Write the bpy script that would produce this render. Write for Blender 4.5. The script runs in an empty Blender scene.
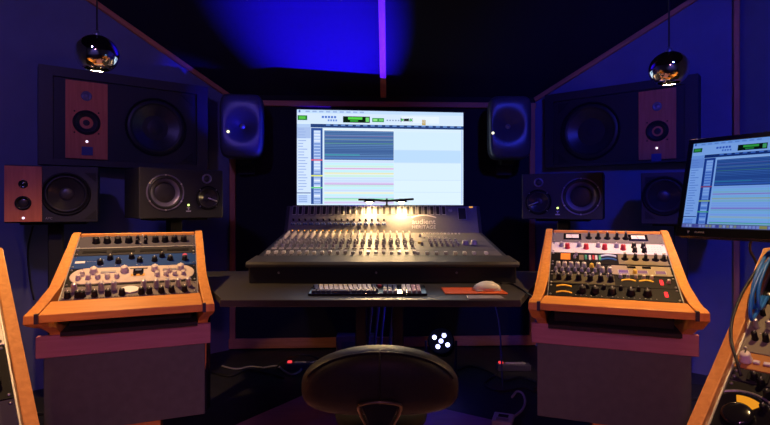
import bpy, bmesh, math, random
from mathutils import Matrix, Vector
random.seed(7)
PI = math.pi
R = math.radians
SC = bpy.context.scene
COL = SC.collection

# ---------------------------------------------------------------- camera
CH, FPX, CX, HY = 1.10, 513.0, 385.0, 206.0      # eye height, focal length in pixels, image centre x, horizon y
cam_d = bpy.data.cameras.new('camera')
cam = bpy.data.objects.new('camera', cam_d)
COL.objects.link(cam)
cam.location = (0, 0, CH)
cam.rotation_euler = (R(90), 0, 0)
cam_d.sensor_width = 36
cam_d.lens = 36 * FPX / 770.0
cam_d.shift_y = -(212.5 - HY) / 770.0
cam_d.clip_start = 0.02
SC.camera = cam
SC.view_settings.view_transform = 'Standard'
SC.view_settings.look = 'None'
SC.view_settings.exposure = 0
SC.view_settings.gamma = 1

def at(px, py, d):
    return Vector(((px - CX) / FPX * d, d, CH + (HY - py) / FPX * d))
def on_height(px, py, z):
    d = (CH - z) * FPX / (py - HY)
    return Vector(((px - CX) / FPX * d, d, z))

# ---------------------------------------------------------------- materials
MATS = {}
def mat(name, col, rough=.5, metal=0, spec=.5, emit=None, strength=1, noise=0, nscale=40, bump=0, bscale=200, coat=0):
    if name in MATS: return MATS[name]
    m = bpy.data.materials.new(name); m.use_nodes = True
    nt = m.node_tree; b = nt.nodes['Principled BSDF']
    b.inputs['Base Color'].default_value = (*col, 1)
    b.inputs['Roughness'].default_value = rough
    b.inputs['Metallic'].default_value = metal
    b.inputs['Specular IOR Level'].default_value = spec
    b.inputs['Coat Weight'].default_value = coat
    if emit:
        b.inputs['Emission Color'].default_value = (*emit, 1)
        b.inputs['Emission Strength'].default_value = strength
    if noise or bump:
        tc = nt.nodes.new('ShaderNodeTexCoord')
    if noise:
        n = nt.nodes.new('ShaderNodeTexNoise'); n.inputs['Scale'].default_value = nscale; n.inputs['Detail'].default_value = 4
        r = nt.nodes.new('ShaderNodeValToRGB')
        r.color_ramp.elements[0].position = .3; r.color_ramp.elements[1].position = .7
        r.color_ramp.elements[0].color = (*[c * (1 - noise) for c in col], 1)
        r.color_ramp.elements[1].color = (*[min(1, c * (1 + noise)) for c in col], 1)
        nt.links.new(tc.outputs['Object'], n.inputs['Vector'])
        nt.links.new(n.outputs['Fac'], r.inputs['Fac'])
        nt.links.new(r.outputs['Color'], b.inputs['Base Color'])
    if bump:
        n2 = nt.nodes.new('ShaderNodeTexNoise'); n2.inputs['Scale'].default_value = bscale
        bp = nt.nodes.new('ShaderNodeBump'); bp.inputs['Strength'].default_value = bump; bp.inputs['Distance'].default_value = .002
        nt.links.new(tc.outputs['Object'], n2.inputs['Vector'])
        nt.links.new(n2.outputs['Fac'], bp.inputs['Height'])
        nt.links.new(bp.outputs['Normal'], b.inputs['Normal'])
    MATS[name] = m
    return m
def wood(name, c1, c2, scale=(1.2, 14, 14), rough=.4):
    if name in MATS: return MATS[name]
    m = bpy.data.materials.new(name); m.use_nodes = True
    nt = m.node_tree; b = nt.nodes['Principled BSDF']
    b.inputs['Roughness'].default_value = rough; b.inputs['Specular IOR Level'].default_value = .22
    tc = nt.nodes.new('ShaderNodeTexCoord'); mp = nt.nodes.new('ShaderNodeMapping')
    mp.inputs['Scale'].default_value = scale
    n = nt.nodes.new('ShaderNodeTexNoise'); n.inputs['Scale'].default_value = 5; n.inputs['Detail'].default_value = 6
    n.inputs['Distortion'].default_value = .6
    r = nt.nodes.new('ShaderNodeValToRGB')
    r.color_ramp.elements[0].position = .32; r.color_ramp.elements[1].position = .68
    r.color_ramp.elements[0].color = (*c1, 1); r.color_ramp.elements[1].color = (*c2, 1)
    bp = nt.nodes.new('ShaderNodeBump'); bp.inputs['Strength'].default_value = .08; bp.inputs['Distance'].default_value = .002
    nt.links.new(tc.outputs['Object'], mp.inputs['Vector']); nt.links.new(mp.outputs['Vector'], n.inputs['Vector'])
    nt.links.new(n.outputs['Fac'], r.inputs['Fac']); nt.links.new(r.outputs['Color'], b.inputs['Base Color'])
    nt.links.new(n.outputs['Fac'], bp.inputs['Height']); nt.links.new(bp.outputs['Normal'], b.inputs['Normal'])
    MATS[name] = m
    return m
def glow(name, col, s):
    if name in MATS: return MATS[name]
    m = bpy.data.materials.new(name); m.use_nodes = True
    nt = m.node_tree; nt.nodes.remove(nt.nodes['Principled BSDF'])
    e = nt.nodes.new('ShaderNodeEmission'); e.inputs['Color'].default_value = (*col, 1); e.inputs['Strength'].default_value = s
    nt.links.new(e.outputs['Emission'], nt.nodes['Material Output'].inputs['Surface'])
    MATS[name] = m
    return m

BEECH = wood('oiled beech', (.66, .27, .06), (.78, .35, .085))
BEECHY = wood('oiled beech upright', (.66, .27, .06), (.78, .35, .085), (14, 14, 1.2))
BEECHD = wood('rose lit beech board', (.38, .17, .23), (.44, .20, .27), (1.2, 14, 14), .5)  # beech with the rose light on it put into the colour
CHERRY = wood('cherry veneer', (.58, .16, .08), (.68, .21, .11), (12, 12, 1.0), .45)
TRIMW = wood('timber batten', (.52, .19, .09), (.62, .25, .12), (1.5, 12, 12), .5)
PAINT = mat('blue grey wall paint', (.13, .145, .25), .85, noise=.06, nscale=6, bump=.1)
FABRIC = mat('black acoustic cloth', (.012, .012, .016), .95, bump=.5, bscale=500)
CEILP = mat('dark ceiling cloth', (.001, .0012, .014), .95, noise=.05, nscale=5)
FLOORM = mat('dark studio floor', (.02, .02, .026), .55, noise=.3, nscale=14)
FLOORLIT = wood('purple lit floor boards', (.44, .24, .34), (.54, .30, .42), (1.0, 9, 9), .5)  # purple light on the floor mixed into the board colour
BLK = mat('black satin', (.018, .018, .02), .45)
BLKM = mat('black matt', (.012, .012, .013), .8)
BLKP = mat('black panel paint', (.007, .007, .008), .55, spec=.15, noise=.15, nscale=80)
GLOSS = mat('black gloss plastic', (.01, .01, .012), .12)
CABP = mat('charcoal cabinet lacquer', (.030, .028, .032), .5, noise=.08, nscale=60)
CARB = mat('black cabinet vinyl', (.016, .016, .02), .55, bump=.3, bscale=400)
GREYM = mat('grey metal', (.30, .29, .31), .4, .6)
SILV = mat('brushed silver', (.62, .60, .58), .35, .7, noise=.05, nscale=90)
CHROME = mat('chrome', (.93, .93, .95), .03, 1)
STEEL = mat('worn steel', (.45, .44, .45), .3, .9)
WHITE = mat('white plastic', (.80, .78, .76), .35)
DESKM = mat('graphite desk laminate', (.05, .048, .05), .42, noise=.08, nscale=50)
RUB = mat('driver rubber', (.012, .012, .015), .5)
CONE = mat('driver cone', (.030, .028, .032), .38, noise=.15, nscale=60)
CONEG = mat('glossy driver cone', (.05, .045, .045), .18, .3)
RINGM = mat('driver ring metal', (.20, .18, .27), .4, .5)
GENEL = mat('dark blue grey aluminium', (.05, .05, .065), .36, 0)
LEATH = mat('dark grey leather', (.040, .035, .033), .5, noise=.12, nscale=90, bump=.25, bscale=260)
PIPE = mat('leather piping', (.035, .03, .028), .4)
CABLE = mat('black cable', (.014, .014, .016), .5)
CABLEG = mat('grey cable', (.32, .32, .36), .5)
BLUEC = mat('blue cable', (.02, .17, .62), .4)
LEDW = glow('white led', (.75, .72, 1), 2.2)
LEDY = glow('yellow green led', (.75, 1, .25), 2.2)
LEDR = glow('red led', (1, .03, .03), 2.5)
LEDO = glow('orange led', (1, .45, .04), 1.6)

# ---------------------------------------------------------------- mesh helpers
class MB:
    def __init__(s): s.bm = bmesh.new(); s.mi = 0
    def _fin(s, f0):
        s.bm.faces.ensure_lookup_table()
        for f in s.bm.faces[f0:]: f.material_index = s.mi
    def box(s, x0, x1, y0, y1, z0, z1, bev=0, M=None, seg=1):
        f0 = len(s.bm.faces)
        r = bmesh.ops.create_cube(s.bm, size=1)
        vs = r['verts']
        for v in vs:
            v.co = Vector((x0 + (v.co.x + .5) * (x1 - x0), y0 + (v.co.y + .5) * (y1 - y0), z0 + (v.co.z + .5) * (z1 - z0)))
        if bev:
            es = list({e for v in vs for e in v.link_edges})
            rb = bmesh.ops.bevel(s.bm, geom=es, offset=bev, segments=seg, affect='EDGES', profile=.5)
            vs = list({v for f in rb['faces'] for v in f.verts} | {v for v in vs if v.is_valid})
        if M:
            for v in vs: v.co = M @ v.co
        for f in {f for v in vs for f in v.link_faces}: f.material_index = s.mi
        return s
    def lathe(s, prof, M=None, n=24, cap=True):
        """prof: (radius, height) about local z"""
        rings = []
        for r, h in prof:
            if r < 1e-6: rings.append([s.bm.verts.new((M @ Vector((0, 0, h))) if M else (0, 0, h))])
            else:
                ring = []
                for k in range(n):
                    a = 2 * PI * k / n; p = Vector((r * math.cos(a), r * math.sin(a), h))
                    ring.append(s.bm.verts.new(M @ p if M else p))
                rings.append(ring)
        fs = []
        for a, b in zip(rings, rings[1:]):
            if len(a) == 1 and len(b) == 1: continue
            for k in range(n):
                k2 = (k + 1) % n
                if len(a) == 1: fs.append(s.bm.faces.new((a[0], b[k2], b[k])))
                elif len(b) == 1: fs.append(s.bm.faces.new((a[k], a[k2], b[0])))
                else: fs.append(s.bm.faces.new((a[k], a[k2], b[k2], b[k])))
        if cap:
            if len(rings[0]) > 1: fs.append(s.bm.faces.new(list(reversed(rings[0]))))
            if len(rings[-1]) > 1: fs.append(s.bm.faces.new(rings[-1]))
        for f in fs: f.material_index = s.mi; f.smooth = True
        return s
    def cyl(s, p0, p1, r0, r1=None, n=12):
        p0, p1 = Vector(p0), Vector(p1); d = p1 - p0
        q = Vector((0, 0, 1)).rotation_difference(d.normalized()).to_matrix().to_4x4()
        return s.lathe([(r0, 0), (r0 if r1 is None else r1, d.length)], Matrix.Translation(p0) @ q, n)
    def tube(s, pts, r, n=7, smooth=4):
        pts = [Vector(p) for p in pts]
        if smooth and len(pts) > 2:
            out = []
            P = [pts[0] * 2 - pts[1]] + pts + [pts[-1] * 2 - pts[-2]]
            for i in range(1, len(P) - 2):
                for k in range(smooth):
                    t = k / smooth; a, b, c, d = P[i - 1:i + 3]
                    out.append(.5 * ((2 * b) + (c - a) * t + (2 * a - 5 * b + 4 * c - d) * t * t + (3 * b - a - 3 * c + d) * t ** 3))
            out.append(pts[-1]); pts = out
        rings = []; up = Vector((0, 0, 1)); prev = None
        for i, p in enumerate(pts):
            t = (pts[min(i + 1, len(pts) - 1)] - pts[max(i - 1, 0)]).normalized()
            if prev is None:
                x = t.cross(up)
                if x.length < .05: x = t.cross(Vector((1, 0, 0)))
            else: x = prev - t * prev.dot(t)
            x.normalize(); prev = x; y = t.cross(x)
            rings.append([s.bm.verts.new(p + (x * math.cos(2 * PI * k / n) + y * math.sin(2 * PI * k / n)) * r) for k in range(n)])
        fs = []
        for a, b in zip(rings, rings[1:]):
            for k in range(n): fs.append(s.bm.faces.new((a[k], a[(k + 1) % n], b[(k + 1) % n], b[k])))
        fs.append(s.bm.faces.new(list(reversed(rings[0])))); fs.append(s.bm.faces.new(rings[-1]))
        for f in fs: f.material_index = s.mi; f.smooth = True
        return s
    def prism(s, poly, fn0, fn1):
        """poly of 2D points; fn0/fn1 map a point to the two ends"""
        a = [s.bm.verts.new(fn0(p)) for p in poly]; b = [s.bm.verts.new(fn1(p)) for p in poly]
        fs = [s.bm.faces.new(a), s.bm.faces.new(list(reversed(b)))]
        n = len(poly)
        for k in range(n): fs.append(s.bm.faces.new((a[k], b[k], b[(k + 1) % n], a[(k + 1) % n])))
        for f in fs: f.material_index = s.mi
        return s
    def quad(s, *ps):
        f = s.bm.faces.new([s.bm.verts.new(p) for p in ps]); f.material_index = s.mi
        return s
    def build(s, name, m, parent=None, bevel=0, smooth=None):
        bmesh.ops.recalc_face_normals(s.bm, faces=s.bm.faces[:])
        me = bpy.data.meshes.new(name); s.bm.to_mesh(me); s.bm.free()
        for x in (m if isinstance(m, (list, tuple)) else [m]): me.materials.append(x)
        if smooth is not None:
            for p in me.polygons: p.use_smooth = smooth
        o = bpy.data.objects.new(name, me); COL.objects.link(o)
        if parent: o.parent = parent
        if bevel:
            b = o.modifiers.new('bevel', 'BEVEL'); b.width = bevel; b.segments = 2; b.limit_method = 'ANGLE'; b.angle_limit = R(40)
        return o

def tag(o, label, cat, group=None):
    o['label'] = label; o['category'] = cat
    if group: o['group'] = group
    return o
def thing(name, label, cat, M=None, group=None):
    o = bpy.data.objects.new(name, None); COL.objects.link(o)
    o.empty_display_size = .05
    if M is not None: o.matrix_world = M
    return tag(o, label, cat, group)
def struct(o):
    o['kind'] = 'structure'; return o
def inst(src, parent, loc, rot=None, name=None):
    """another piece with the same mesh"""
    o = src.copy(); COL.objects.link(o); o.parent = parent; o.location = loc
    if rot: o.rotation_euler = rot
    if name: o.name = name
    return o
def lettering(parent, text, size, M, m, name='lettering', depth=.0006, align='CENTER'):
    cu = bpy.data.curves.new('lettering', 'FONT'); cu.body = text; cu.size = size; cu.extrude = depth; cu.align_x = align; cu.align_y = 'CENTER'
    t = bpy.data.objects.new('lettering_curve', cu); COL.objects.link(t)
    dg = bpy.context.evaluated_depsgraph_get()
    me = bpy.data.meshes.new_from_object(t.evaluated_get(dg))
    bpy.data.objects.remove(t); bpy.data.curves.remove(cu)
    me.transform(M); me.materials.clear(); me.materials.append(m)
    o = bpy.data.objects.new(name, me); COL.objects.link(o); o.parent = parent
    return o
def frame2d(x, y, z, yaw):
    return Matrix.Translation((x, y, z)) @ Matrix.Rotation(yaw, 4, 'Z')

class Face:
    """vertical front of a thing, from plan point A (left) to B (right); local x along it, y to the back, z up from the floor"""
    def __init__(s, A, B, z0):
        s.A, s.B = Vector((*A, 0)), Vector((*B, 0)); D = s.B - s.A
        s.w = D.length; s.yaw = math.atan2(D.y, D.x); mid = (s.A + s.B) / 2
        s.M = frame2d(mid.x, mid.y, z0, s.yaw); s.z0 = z0
    def uv(s, px, py):
        k = (px - CX) / FPX; D = s.B - s.A
        t = (k * s.A.y - s.A.x) / (D.x - k * D.y); d = s.A.y + t * D.y
        return (t - .5) * s.w, CH + (HY - py) / FPX * d - s.z0
# lathe about the axis that points out of a face (local -y)
def out(x, z, y=0): return Matrix.Translation((x, y, z)) @ Matrix.Rotation(R(90), 4, 'X')

def driver(t, x, z, r, name, ringm, conem, capm, ring_w=.10, cap=.3, n=40, dome=.16, y=0):
    """loudspeaker driver: basket ring, with rubber surround, cone and dust cap as its pieces"""
    M = out(x, z, y)
    ri = r * (1 - ring_w)
    o = MB().lathe([(ri, -.002), (r, -.002), (r, .004), (r * .985, .006), (ri, .006), (ri, -.002)], M, n, False).build(name, ringm, t)
    MB().lathe([(ri, .001), (ri * .97, .003), (ri * .93, .0075), (ri * .88, .008), (ri * .84, .004), (ri * .82, 0)], M, n, False).build('surround', RUB, o)
    c = r * cap
    MB().lathe([(ri * .82, 0), (ri * .6, -r * .10), (c * .98, -r * .22)], M, n, False).build('cone', conem, o)
    MB().lathe([(c, -r * .22), (c * .93, -r * .22 + c * dome * .5), (c * .7, -r * .22 + c * dome), (c * .35, -r * .22 + c * dome * 1.3), (0, -r * .22 + c * dome * 1.4)], M, n, False).build('dust_cap', capm, o)
    return o
def holed_box(mb, x0, x1, z0, z1, y0, y1, holes, n=40, open_back=False):
    """box whose front (at y0) has round holes"""
    bm = mb.bm; es = []
    def loop(pts):
        vs = [bm.verts.new(p) for p in pts]
        return vs, [bm.edges.new((vs[i], vs[(i + 1) % len(vs)])) for i in range(len(vs))]
    fv, fe = loop([(x0, y0, z0), (x1, y0, z0), (x1, y0, z1), (x0, y0, z1)]); es += fe
    for hx, hz, hr in holes:
        ring = [(hx + hr * math.cos(2 * PI * k / n), y0, hz + hr * math.sin(2 * PI * k / n)) for k in range(n)]
        v, e = loop(ring); es += e
        w = [bm.verts.new((p[0], y0 + .012, p[2])) for p in ring]
        for k in range(n): bm.faces.new((v[k], v[(k + 1) % n], w[(k + 1) % n], w[k]))
    bmesh.ops.triangle_fill(bm, use_beauty=True, use_dissolve=False, edges=es)
    bv = [bm.verts.new((v.co.x, y1, v.co.z)) for v in fv]
    for k in range(4): bm.faces.new((fv[k], fv[(k + 1) % 4], bv[(k + 1) % 4], bv[k]))
    bm.faces.new(bv)
    for f in bm.faces: f.material_index = 0
    return mb

# ================================================================ THE ROOM
A0 = 1.95
LC, RC = Vector((-1.19, 3.92, 0)), Vector((1.18, 4.03, 0))          # front corners
LD, RD = Vector((-.7225, -.691, 0)), Vector((.796, -.606, 0))       # run of the angled side walls
LK, RK = LC + LD * 1.62, RC + RD * 1.319                           # where the side walls turn towards the listener
def ceil_z(x, y): return min(2.95, A0 + .0345 * (x + 1.245) - .76 * (y - 3.92))
Y_FLAT = 3.92 - (2.95 - A0) / .76
def wall(name, a, b, zt0, zt1, m, th=.08):
    """upright wall from plan point a to b, thickness away from the room"""
    a, b = Vector((a.x, a.y, 0)), Vector((b.x, b.y, 0)); n = Vector((-(b - a).y, (b - a).x, 0)).normalized() * th
    mb = MB(); P = [a, b, b + n, a + n]; Z = [zt0, zt1, zt1, zt0]
    lo = [mb.bm.verts.new((p.x, p.y, 0)) for p in P]; hi = [mb.bm.verts.new((p.x, p.y, z)) for p, z in zip(P, Z)]
    mb.bm.faces.new(lo); mb.bm.faces.new(hi)
    for k in range(4): mb.bm.faces.new((lo[k], lo[(k + 1) % 4], hi[(k + 1) % 4], hi[k]))
    return struct(mb.build(name, m))
LB, RB = Vector((-2.75, 1.2, 0)), Vector((2.65, 1.2, 0))
BL, BR = Vector((-2.75, -1.8, 0)), Vector((2.65, -1.8, 0))
ZT = 3.0
wall('wall_front', LC, RC, ZT, ZT, FABRIC)
wall('wall_left', LK, LC, ZT, ZT, PAINT)
wall('wall_right', RC, RK, ZT, ZT, PAINT)
wall('wall_left_side', LB, LK, ZT, ZT, PAINT)
wall('wall_right_side', RK, RB, ZT, ZT, PAINT)
wall('wall_left_rear', BL, LB, ZT, ZT, PAINT)
wall('wall_right_rear', RB, BR, ZT, ZT, PAINT)
wall('wall_back', BR, BL, ZT, ZT, PAINT)
mb = MB(); mb.box(-3.1, 3.1, -2.0, 4.3, -.1, 0); struct(mb.build('floor', FLOORM))
# sloped front ceiling panel and flat ceiling
mb = MB()
def cpt(x, y, dz=0): return (x, y, A0 + .0345 * (x + 1.245) - .76 * (y - 3.92) + dz)
q = [(-3.1, 4.4), (3.1, 4.4), (3.1, Y_FLAT), (-3.1, Y_FLAT)]
lo = [mb.bm.verts.new(cpt(*p)) for p in q]; hi = [mb.bm.verts.new(cpt(*p, .08)) for p in q]
mb.bm.faces.new(lo); mb.bm.faces.new(hi)
for k in range(4): mb.bm.faces.new((lo[k], lo[(k + 1) % 4], hi[(k + 1) % 4], hi[k]))
struct(mb.build('ceiling', CEILP))
mb = MB(); mb.box(-3.1, 3.1, -2.0, Y_FLAT + .05, 2.95, 3.05); struct(mb.build('ceiling', CEILP))
# timber battens
NT = [0]
def batten(p0, p1, w, inward, m=TRIMW, th=.022):
    """flat strip on a wall or ceiling between two points; inward = direction into the room"""
    NT[0] += 1
    p0, p1 = Vector(p0), Vector(p1); t = (p1 - p0).normalized(); i = Vector(inward).normalized(); i = (i - t * i.dot(t)).normalized(); s = t.cross(i)
    L = (p1 - p0).length
    M = Matrix((( t.x, s.x, i.x, p0.x), (t.y, s.y, i.y, p0.y), (t.z, s.z, i.z, p0.z), (0, 0, 0, 1)))
    mb = MB(); mb.box(0, L, -w / 2, w / 2, -.004, th, .003)
    o = mb.build('trim_%d' % NT[0], m); o.matrix_world = M
    return struct(o)
FN = Vector((.045, -1, 0)).normalized()
def fw(t, z, off=0):                       # point on the front wall
    p = LC.lerp(RC, t); return Vector((p.x, p.y, z)) + FN * off
def lw(s, off=0, dz=0):                    # on the left wall under the ceiling
    p = LC + LD * s; return Vector((p.x, p.y, cpt(p.x, p.y)[2] + dz))
def rw(s, off=0, dz=0):
    p = RC + RD * s; return Vector((p.x, p.y, cpt(p.x, p.y)[2] + dz))
LN, RN = Vector((.691, -.7225, 0)), Vector((-.606, -.796, 0))
batten(fw(0, 1.885), fw(1, 1.885), .042, FN)                              # head of the front wall
batten(fw(0.012, 0.02), fw(.012, 1.90), .042, FN)                         # left post
batten(fw(.988, 0.02), fw(.988, 1.90), .042, FN)                          # right post
batten(fw(0, .05), fw(1, .05), .075, FN)                                  # foot
c0 = fw(.497, 0); batten(cpt(c0.x, c0.y), cpt(c0.x - .02, Y_FLAT), .045, (0, -.6, -.8))
sgn = (0, 0, -1)
batten(lw(0.0, dz=-.018), lw(1.62, dz=-.018), .034, LN)
batten(rw(0.0, dz=-.018), rw(1.319, dz=-.018), .034, RN)
batten((RK.x - .02, RK.y - .01, 0.02), (RK.x - .02, RK.y - .01, 2.6), .032, RN + Vector((-.3, -.3, 0)))

# ================================================================ SOFFIT SPEAKERS
def back_on_wall(mb, F, wallpt, wdir, z0, z1):
    """prism whose front is the face F and whose back lies on the wall line"""
    n = Vector((-math.sin(F.yaw), math.cos(F.yaw), 0))
    def hit(p):
        den = n.x * wdir.y - n.y * wdir.x; w = wallpt - p
        return p + n * ((w.x * wdir.y - w.y * wdir.x) / den - .004)
    Mi = F.M.inverted(); P = [F.A, F.B, hit(F.B), hit(F.A)]
    return [(Mi @ Vector((p.x, p.y, F.z0))) for p in P]
def soffit(name, label, A, B, z0, z1, wallpt, wdir, wood_px, woof_px, tweet, mid, led, badge, tris, inner_px):
    F = Face(A, B, z0); H = z1 - z0
    t = thing(name, label, 'speaker', F.M)
    t['group'] = 'main monitors built into the side walls'
    Q = back_on_wall(None, F, wallpt, wdir, z0, z1)
    # surround box, its front a frame 25 mm proud of the wall of cloth
    mb = MB(); D = .05
    lo = [mb.bm.verts.new((q.x, q.y + (D if i < 2 else 0), 0)) for i, q in enumerate(Q)]
    hi = [mb.bm.verts.new((q.x, q.y + (D if i < 2 else 0), H)) for i, q in enumerate(Q)]
    mb.bm.faces.new(lo); mb.bm.faces.new(hi)
    for k in range(1, 4): mb.bm.faces.new((lo[k], lo[(k + 1) % 4], hi[(k + 1) % 4], hi[k]))
    # (the front stays open for the drivers)
    mb.build('enclosure', CARB, t)
    xi0, zi1 = F.uv(inner_px[0], inner_px[1]); xi1, zi0 = F.uv(inner_px[2], inner_px[3])
    zi1 = H - .058; zi0 = .014 if A[0] > 0 else .036
    w2 = F.w / 2
    mb = MB(); mb.box(-w2, w2, 0, D, zi1, H); mb.box(-w2, w2, 0, D, 0, zi0); mb.box(-w2, xi0, 0, D, zi0, zi1); mb.box(xi1, w2, 0, D, zi0, zi1)
    mb.build('frame', CABP, t)
    wx, wz = F.uv(woof_px[0], woof_px[1]); wr = abs(F.uv(woof_px[2], woof_px[1])[0] - wx)
    tx, tz = F.uv(*tweet); mx, mz = F.uv(mid[0], mid[1]); mr = mid[2]
    holes = [(wx, wz, wr * .97), (tx, tz, .018), (mx, mz, mr * .97)]
    mb = MB(); holed_box(mb, xi0 + .002, xi1 - .002, zi0 + .002, zi1 - .002, .012, .045, holes)
    mb.build('baffle', CARB, t)
    px0 = F.uv(wood_px[0], 120)[0]; px1 = F.uv(wood_px[1], 120)[0]
    b = MB(); holed_box(b, px0, px1, zi0 + .008, zi1 - .012, .002, .013, holes[1:]); b = b.build('wood_panel', CHERRY, t)
    driver(t, wx, wz, wr, 'woofer', BLKP, CONE, CARB, .07, .34, y=.012)
    driver(t, mx, mz, mr, 'midrange_driver', BLKM, CARB, CARB, .1, .42, y=.002)
    MB().lathe([(.03, 0), (.03, .003), (.019, .004), (.017, -.002), (.012, .004), (0, .007)], out(tx, tz, .002), 24).build('tweeter', RINGM, t)
    lx, lz = F.uv(*led); MB().lathe([(.007, 0), (.006, .003), (0, .004)], out(lx, lz, .002), 10).build('power_led', LEDW, t)
    bx, bz = F.uv(*badge); mb = MB(); mb.box(bx - .03, bx + .03, -.001, .003, bz - .026, bz + .026, .001); mb.build('badge', mat('blue badge', (.05, .07, .22), .4), t)
    for (tx_, tz_, sx, sz) in tris:
        x, z = F.uv(tx_, tz_); mb = MB(); pl = [(x, z), (x - sx * .075, z), (x, z - sz * .07)]
        mb.prism(pl, lambda p: (p[0], .006, p[1]), lambda p: (p[0], .014, p[1])); mb.build('corner_port', BLKM, t)
    for a in range(4):
        an = R(45 + 90 * a); mb = MB().lathe([(.005, 0), (.005, .002), (0, .003)], out(mx + (mr + .016) * math.cos(an), mz + (mr + .016) * math.sin(an), .002), 8); mb.build('screw', BLKM, t)
    return t, F
soffit('soffit_speaker', 'large main monitor built into the left wall, cherry panel on its left side', (-2.02, 2.99), (-1.236, 3.58), 1.345, 1.93, LC, LD,
       (65.5, 107.7), (157, 127, 187), (86.5, 96), (86.7, 122.5, .075), (87, 141.5), (87.3, 151), [(193, 96.5, 1, 1), (193, 162.5, 1, -1)], (53, 80, 197, 160))
soffit('soffit_speaker', 'large main monitor built into the right wall, cherry panel on its right side', (1.22, 3.914), (1.992, 3.265), 1.39, 1.945, RC, RD,
       (638.5, 676), (589, 131, 560), (657, 106.5), (657, 131, .07), (656.7, 148), (656.3, 157.5), [(558, 104, -1, 1), (558, 163, -1, -1)], (553, 95, 685, 162))

# ================================================================ SHELF-SIZE MONITORS ON STANDS
def stand(F, depth, zt, label):
    n = Vector((-math.sin(F.yaw), math.cos(F.yaw), 0)); c = (F.A + F.B) / 2 + n * depth * .5
    t = thing('speaker_stand', label, 'speaker stand', frame2d(c.x, c.y, 0, F.yaw), 'stands under the near monitors')
    mb = MB(); mb.box(-.16, .16, -.13, .13, 0, .02, .004); mb.build('base_plate', BLKM, t)
    mb = MB(); mb.box(-.035, .035, -.035, .035, .02, zt - .012, .006); mb.build('column', BLKM, t)
    mb = MB(); mb.box(-.15, .15, -.11, .11, zt - .012, zt - .0005, .002); mb.build('top_plate', BLKM, t)
    return t
def cab(t, F, H, D, holes, m):
    w2 = F.w / 2
    mb = MB(); holed_box(mb, -w2, w2, 0, H, 0, D, holes)
    return mb.build('cabinet', m, t, bevel=.004)

def wood_monitor(A, B, z0, H, D, label, flip, woof, wr, tw, md, led, woodx, tris, txt):
    F = Face(A, B, z0); t = thing('studio_monitor', label, 'speaker', F.M, 'near monitors on stands')
    U = lambda p: F.uv(*p)
    (wx, wz), (tx, tz), (mx, mz) = U(woof), U(tw), U(md)
    holes = [(wx, wz, wr * .97), (tx, tz, .018), (mx, mz, .034)]
    cab(t, F, H, D, holes, CARB)
    a = F.uv(woodx[0], 195)[0]; b = F.uv(woodx[1], 195)[0]
    mb = MB(); holed_box(mb, a, b, .006, H - .006, -.008, -.0005, holes[1:], 28); mb.build('wood_panel', CHERRY, t)
    driver(t, wx, wz, wr, 'woofer', BLKP, CONEG, CONE, .12, .3)
    driver(t, mx, mz, .036, 'midrange_driver', BLKM, CONEG, CONEG, .05, .75, 28, y=-.008)
    MB().lathe([(.021, 0), (.021, .004), (.017, .005), (.014, .001), (.009, .004), (0, .006)], out(tx, tz, -.008), 24).build('tweeter', GLOSS, t)
    lx, lz = U(led); MB().lathe([(.006, 0), (.005, .003), (0, .004)], out(lx, lz, -.008), 10).build('power_led', LEDW, t)
    for p, sx, sz in tris:
        x, z = U(p); mb = MB(); pl = [(x, z), (x - sx * .055, z), (x, z - sz * .05)]
        mb.prism(pl, lambda q: (q[0], -.003, q[1]), lambda q: (q[0], .004, q[1])); mb.build('corner_port', BLKM, t)
    x, z = U(txt); lettering(t, 'ATC', .016, Matrix.Translation((x, -.001, z)) @ Matrix.Rotation(R(90), 4, 'X'), mat('pale print', (.35, .34, .36), .5))
    stand(F, D, z0, label.split(' near monitor')[0].replace('wood panelled', 'black square column stand under the wood panelled') + ' near monitor')
    return t
wood_monitor((-1.93, 2.6), (-1.56, 2.79), 1.013, .298, .30, 'wood panelled near monitor at far left, cherry strip beside its woofer', 1,
             (66, 194), .115, (23.5, 184), (23.3, 203), (23.5, 218), (4.5, 42), [((96, 173), 1, 1), ((96, 219), 1, -1)], (49, 218.5))
wood_monitor((1.497, 3.0), (1.871, 2.81), .995, .298, .30, 'wood panelled near monitor at right, half hidden behind the computer monitor', -1,
             (664, 196), .115, (706, 184), (706, 203), (706, 218), (688, 725), [((645, 177), -1, 1), ((645, 219), -1, -1)], (682, 219))

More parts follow.
